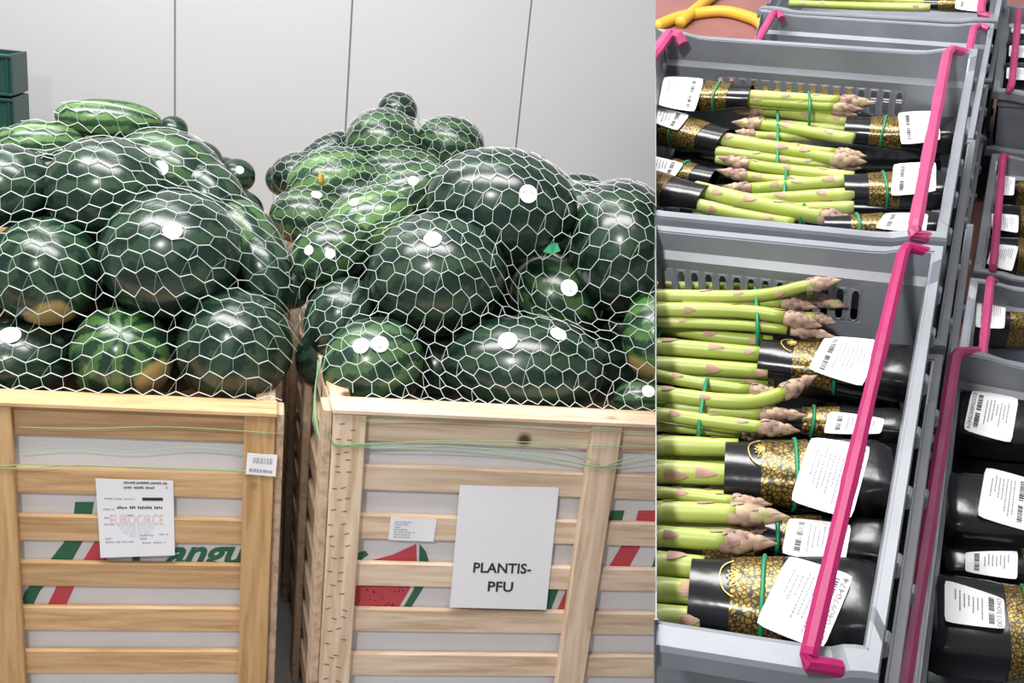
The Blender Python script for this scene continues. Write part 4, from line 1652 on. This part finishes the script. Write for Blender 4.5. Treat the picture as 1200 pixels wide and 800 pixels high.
# ---- nearest crate
bunch('asparagus bunch with tips to the right at the back of the nearest crate', zc + 0.014,
      spears=[([(750, 334), (890, 337), (950, 350)], 10, 0, -0.012), ([(750, 346), (880, 347), (945, 335), (986, 328)], 16, 44, 0.006, 0.022), ([(750, 362), (880, 366), (963, 382)], 18, 44, 0.006),
              ([(800, 357), (905, 355), (958, 360)], 13, 42, 0.0), ([(880, 347), (945, 349), (994, 360)], 15, 46, -0.006), ([(770, 377), (880, 382), (978, 394)], 13, 50, -0.004), ([(900, 372), (945, 371), (980, 379)], 13, 28, -0.010),
              ([(760, 352), (860, 356)], 14, 0, -0.014), ([(760, 372), (900, 375)], 14, 0, -0.016)],
      bands=[(884, 335, 888, 392)])
bunch('black-wrapped asparagus pack nearest the back in the nearest crate, label facing up', zc - 0.004, ((890, 419, 27), (1074, 440, 38)),
      [([(750, 376), (830, 393), (905, 401)], 18, 0, 0.002), ([(750, 404), (900, 416)], 21, 0, 0.004), ([(750, 426), (900, 436)], 21, 0, 0.0), ([(750, 440), (900, 447)], 14, 0, -0.012), ([(750, 415), (900, 425)], 14, 0, -0.014)],
      [(967, 394), (1031, 398), (1011, 453), (947, 432)], sband=0.50, bands=[(790, 372, 770, 400)], lz=0.004, emb=(0.23, 1.9))
bunch('asparagus bunch with one long purple tip, middle of the nearest crate', zc + 0.004,
      spears=[([(750, 436), (830, 451), (915, 461)], 15, 36, -0.002), ([(750, 458), (850, 470), (903, 466), (957, 440)], 19, 56, 0.006), ([(750, 482), (860, 497), (938, 505)], 17, 48, 0.004),
              ([(780, 476), (870, 484), (946, 487)], 16, 54, -0.004), ([(750, 497), (850, 506), (900, 509)], 13, 30, -0.010), ([(760, 470), (860, 480)], 14, 0, -0.014)],
      bands=[(830, 443, 818, 512)])
bunch('black-wrapped asparagus pack in the middle of the nearest crate with the largest flat label', zc, ((849, 550, 39), (1046, 562, 48)),
      [([(750, 521), (865, 525)], 25, 0, 0.004), ([(750, 551), (865, 557)], 29, 0, 0.004), ([(750, 575), (865, 581)], 14, 0, -0.008), ([(750, 537), (865, 541)], 16, 0, -0.014)],
      [(950, 512), (1021, 522), (998, 608), (926, 586)], sband=0.42, lz=0.005, code='0337040970474', codeside='right', emb=(0.24, 1.75))
bunch('asparagus bunch with two blunt tips near the front of the nearest crate', zc + 0.002,
      spears=[([(750, 574), (850, 586), (905, 591)], 15, 48, -0.004), ([(750, 598), (850, 602), (926, 606)], 26, 72, 0.004), ([(750, 626), (850, 634), (911, 637)], 26, 66, 0.004), ([(750, 612), (850, 618), (905, 622)], 16, 40, -0.012)])
bunch('black-wrapped asparagus pack nearest the front rim with a long digit label', zc, ((808, 692, 44), (1028, 716, 60)),
      [([(750, 658), (825, 665)], 31, 0, 0.004), ([(750, 690), (822, 694)], 33, 0, 0.004), ([(750, 721), (820, 724)], 30, 0, -0.002)],
      [(924, 651), (1001, 674), (964, 762), (885, 730)], sband=0.40, lz=0.006, code='0337040970474', codeside='right', emb=(0.26, 1.6))
bunch('half-hidden asparagus pack between the rear and middle packs of the nearest crate', zc - 0.022, ((905, 490, 16), (1064, 500, 22)), [],
      [(972, 482), (1037, 490), (1032, 508), (965, 507)], sband=0.30, lz=0.003, ldroop=0.002)
bunch('half-hidden asparagus pack between the middle and front packs of the nearest crate', zc - 0.020, ((880, 622, 22), (1046, 640, 32)), [],
      [(924, 607), (998, 614), (990, 660), (916, 648)], sband=0.18, lz=0.005, ldroop=0.002)
for k, (m_, e_) in enumerate((((780, 360, 34), (1040, 380, 34)), ((770, 470, 40), (1050, 470, 40)), ((770, 560, 44), (1040, 590, 44)), ((770, 680, 50), (1020, 690, 50)))):
    bunch('asparagus pack in the lower layer of the nearest crate, %s from the back' % ('first', 'second', 'third', 'fourth')[k], zc - 0.048, (m_, e_), [], sband=None, group='lower layer packs', flat=0.42)

# ---- second crate
z2 = -0.068
bunch('asparagus bunch wrapped at the left along the back wall of the second crate', z2 + 0.020, ((880, 113, 18), (772, 112, 25)),
      [([(860, 111), (950, 117), (1026, 121)], 15, 40, 0.004), ([(860, 120), (960, 128), (1005, 135)], 11, 30, -0.008), ([(860, 116), (960, 124), (1012, 128)], 12, 34, -0.002)],
      [(778, 90), (825, 92), (814, 131), (771, 123)], sband=0.36, bands=[(947, 110, 949, 133)], codeside='right', lz=0.007)
bunch('asparagus pack with label at the back right of the second crate, tips left', z2, ((990, 152, 20), (1126, 160, 27)),
      [([(1000, 143), (900, 130), (856, 130)], 14, 40, 0.004), ([(1000, 163), (910, 149), (857, 143)], 14, 38, 0.005), ([(985, 160), (900, 160), (859, 154)], 12, 30, -0.004), ([(1000, 152), (920, 146), (870, 139)], 11, 30, -0.006), ([(1000, 158), (930, 160), (880, 163)], 12, 0, -0.016)],
      [(1052, 132), (1100, 129), (1102, 164), (1056, 169)], sband=0.34, bands=[(911, 128, 911, 196)], lz=0.006)
bunch('asparagus bunch wrapped in gold and black at the left middle of the second crate', z2 + 0.002, ((851, 166, 20), (735, 140, 26)),
      [([(840, 162), (920, 176), (975, 187), (1016, 190)], 18, 40, 0.005), ([(840, 177), (930, 190), (1010, 197)], 13, 36, -0.004), ([(870, 166), (950, 176), (1016, 183)], 12, 36, -0.004), ([(840, 186), (900, 196), (960, 204)], 12, 0, -0.012)],
      [(755, 121), (808, 134), (794, 153), (755, 139)], sband=0.44, codeside='right', gold=(0.20, 0.64), lz=0.006)
bunch('asparagus pack with bar code label at the front right of the second crate, tips left', z2 + 0.002, ((988, 222, 23), (1116, 223, 28)),
      [([(1000, 208), (890, 195), (841, 184)], 14, 44, 0.003), ([(990, 216), (900, 210), (838, 199)], 13, 44, -0.004), ([(1000, 211), (880, 221), (846, 218)], 15, 36, 0.005), ([(1000, 228), (890, 234), (870, 233)], 17, 0, 0.003), ([(1000, 243), (930, 244), (905, 240)], 15, 0, -0.002)],
      [(1047, 192), (1097, 189), (1097, 224), (1044, 229)], sband=0.38, bands=[(922, 199, 918, 240)], lz=0.006)
bunch('low asparagus pack at the left front of the second crate, mostly shaded', z2 - 0.018, ((838, 209, 15), (735, 192, 20)), [],
      [(752, 180), (801, 191), (790, 208), (752, 198)], sband=0.36, codeside='right', lz=0.006)
bunch('asparagus bunch with a thick bent spear along the front rim of the second crate', z2 + 0.006, ((826, 232, 20), (715, 212, 26)),
      [([(815, 221), (880, 237), (940, 250), (1004, 260)], 20, 44, 0.006), ([(812, 238), (870, 252), (930, 262)], 15, 0, 0.0), ([(815, 245), (870, 258)], 15, 0, -0.010)],
      sband=0.80, gold=(0.36, 0.90), bands=[(943, 244, 938, 258)])
bunch('asparagus pack with label partly behind the front rim of the second crate', z2 + 0.004, ((965, 264, 14), (1106, 264, 19)), [],
      [(1037, 250), (1088, 250), (1085, 272), (1026, 267)], sband=0.28, lz=0.006)
for k, (m_, e_) in enumerate((((790, 130, 26), (1100, 140, 26)), ((790, 190, 28), (1100, 190, 28)), ((800, 235, 28), (1090, 240, 28)))):
    bunch('asparagus pack in the lower layer of the second crate, %s from the back' % ('first', 'second', 'third')[k], z2 - 0.042, (m_, e_), [], sband=None, group='lower layer packs', flat=0.42)

# ---- third crate (seen only through the slots of the second)
for k, (m_, e_, lab) in enumerate((((860, 75, 16), (1115, 88, 18), 'rear'), ((850, 108, 18), (1110, 122, 20), 'front'))):
    bunch('asparagus pack in the third crate, %s one glimpsed through the slots' % lab, z3 - 0.05, (m_, e_), [], None, sband=0.4, group='third crate packs', gold=(0.1, 0.6))

# ---- farthest crate
bunch('asparagus pack in the farthest crate at the top edge of the photo', z3 - 0.015, ((1083, 3, 12), (1160, 5, 14)),
      [([(1090, 2), (1000, -2), (930, -4)], 9, 0, 0.004), ([(1090, 9), (1000, 7), (925, 4)], 10, 0, 0.002), ([(1090, 5), (1010, 3), (940, 0)], 9, 0, -0.004)],
      [(1122, -8), (1156, -6), (1152, 14), (1119, 10)], sband=None, lz=0.004)

# ---- right column
zb = zB1 - 0.045
kw = dict(codeside='left', group='black asparagus packs on the right', clamp=False)


def right_spears(mx, my, mh):
    """the green half of the packs, running on past the right photo edge"""
    out = []
    for j, (dy, dz) in enumerate(((-0.55, -0.002), (0.0, 0.002), (0.5, -0.002), (-0.25, -0.014), (0.3, -0.014))):
        out.append(([(mx - 25, my + dy * mh), (mx + mh, my + dy * mh), (mx + 2.6 * mh, my + dy * mh + 2)], mh * 0.5, mh * 0.8, dz))
    return out

bunch('black asparagus pack farthest back in the lower right crate', zb, ((1290, 512, 44), (1117, 492, 44)), right_spears(1290, 512, 44), [(1139, 457), (1194, 466), (1185, 519), (1129, 503)], sband=0.5, lz=0.006, code='0337040970474', **kw)
bunch('black asparagus pack second from the back in the lower right crate', zb + 0.004, ((1290, 612, 44), (1101, 596, 48)), right_spears(1290, 612, 44), [(1155, 547), (1212, 562), (1207, 623), (1145, 604)], sband=0.42, lz=0.006, **dict(kw, codeside='right'))
bunch('black asparagus pack with half-covered label, third in the lower right crate', zb - 0.022, ((1290, 664, 24), (1104, 656, 26)), right_spears(1290, 664, 24), [(1131, 647), (1193, 645), (1192, 679), (1131, 669)], sband=0.45, lz=0.005, ldroop=0.002, **kw)
bunch('black asparagus pack with bright gold band nearest in the lower right crate', zb + 0.004, ((1285, 752, 55), (1086, 728, 58)), right_spears(1285, 752, 55), [(1107, 679), (1177, 701), (1178, 737), (1107, 728)], sband=0.42, lz=0.006, code='0033040', gold=(0.22, 0.54), **dict(kw, codeside='right'))
bunch('black asparagus pack in the lower layer of the lower right crate', zb - 0.045, ((1290, 560, 60), (1110, 545, 60)), [], sband=None, flat=0.4, **kw)
bunch('black asparagus pack in the lower layer at the front of the lower right crate', zb - 0.045, ((1290, 700, 60), (1100, 690, 60)), [], sband=None, flat=0.4, **kw)
zb = zB2 - 0.045
bunch('gold and black asparagus pack with square label in the third row right edge crate', zb, ((1255, 385, 26), (1130, 376, 27)), right_spears(1255, 385, 26), [(1145, 353), (1179, 355), (1177, 385), (1143, 383)], sband=None, lz=0.006, gold=(0.15, 0.60), flat=0.95, **kw)
bunch('gold and black asparagus pack rearmost in the three-pack crate at the right edge', zb, ((1260, 226, 20), (1158, 222, 21)), right_spears(1260, 226, 20), [(1167, 204), (1190, 206), (1188, 229), (1165, 227)], sband=None, lz=0.006, gold=(0.1, 0.68), flat=0.95, **kw)
bunch('gold and black asparagus pack in the middle of the three-pack crate at the right edge', zb, ((1260, 266, 20), (1153, 262, 22)), right_spears(1260, 266, 20), [(1162, 250), (1194, 252), (1193, 273), (1162, 267)], sband=None, lz=0.006, gold=(0.1, 0.62), flat=0.95, **kw)
bunch('gold and black asparagus pack foremost in the three-pack crate at the right edge', zb, ((1260, 304, 20), (1148, 300, 22)), right_spears(1260, 304, 20), [(1163, 286), (1194, 288), (1186, 318), (1156, 309)], sband=None, lz=0.006, gold=(0.1, 0.62), flat=0.95, **kw)
zb = zB5 - 0.04
for nm, y, x in (('rear', 34, 1178), ('middle', 62, 1175), ('front', 88, 1172)):
    bunch('black asparagus pack, %s one in the upper right corner crate' % nm, zb, ((1270, y + 4, 13), (x, y, 14)), right_spears(1270, y + 4, 13), [(x + 8, y - 9), (x + 34, y - 8), (x + 33, y + 6), (x + 7, y + 4)], sband=None, lz=0.005, flat=1.0, **kw)
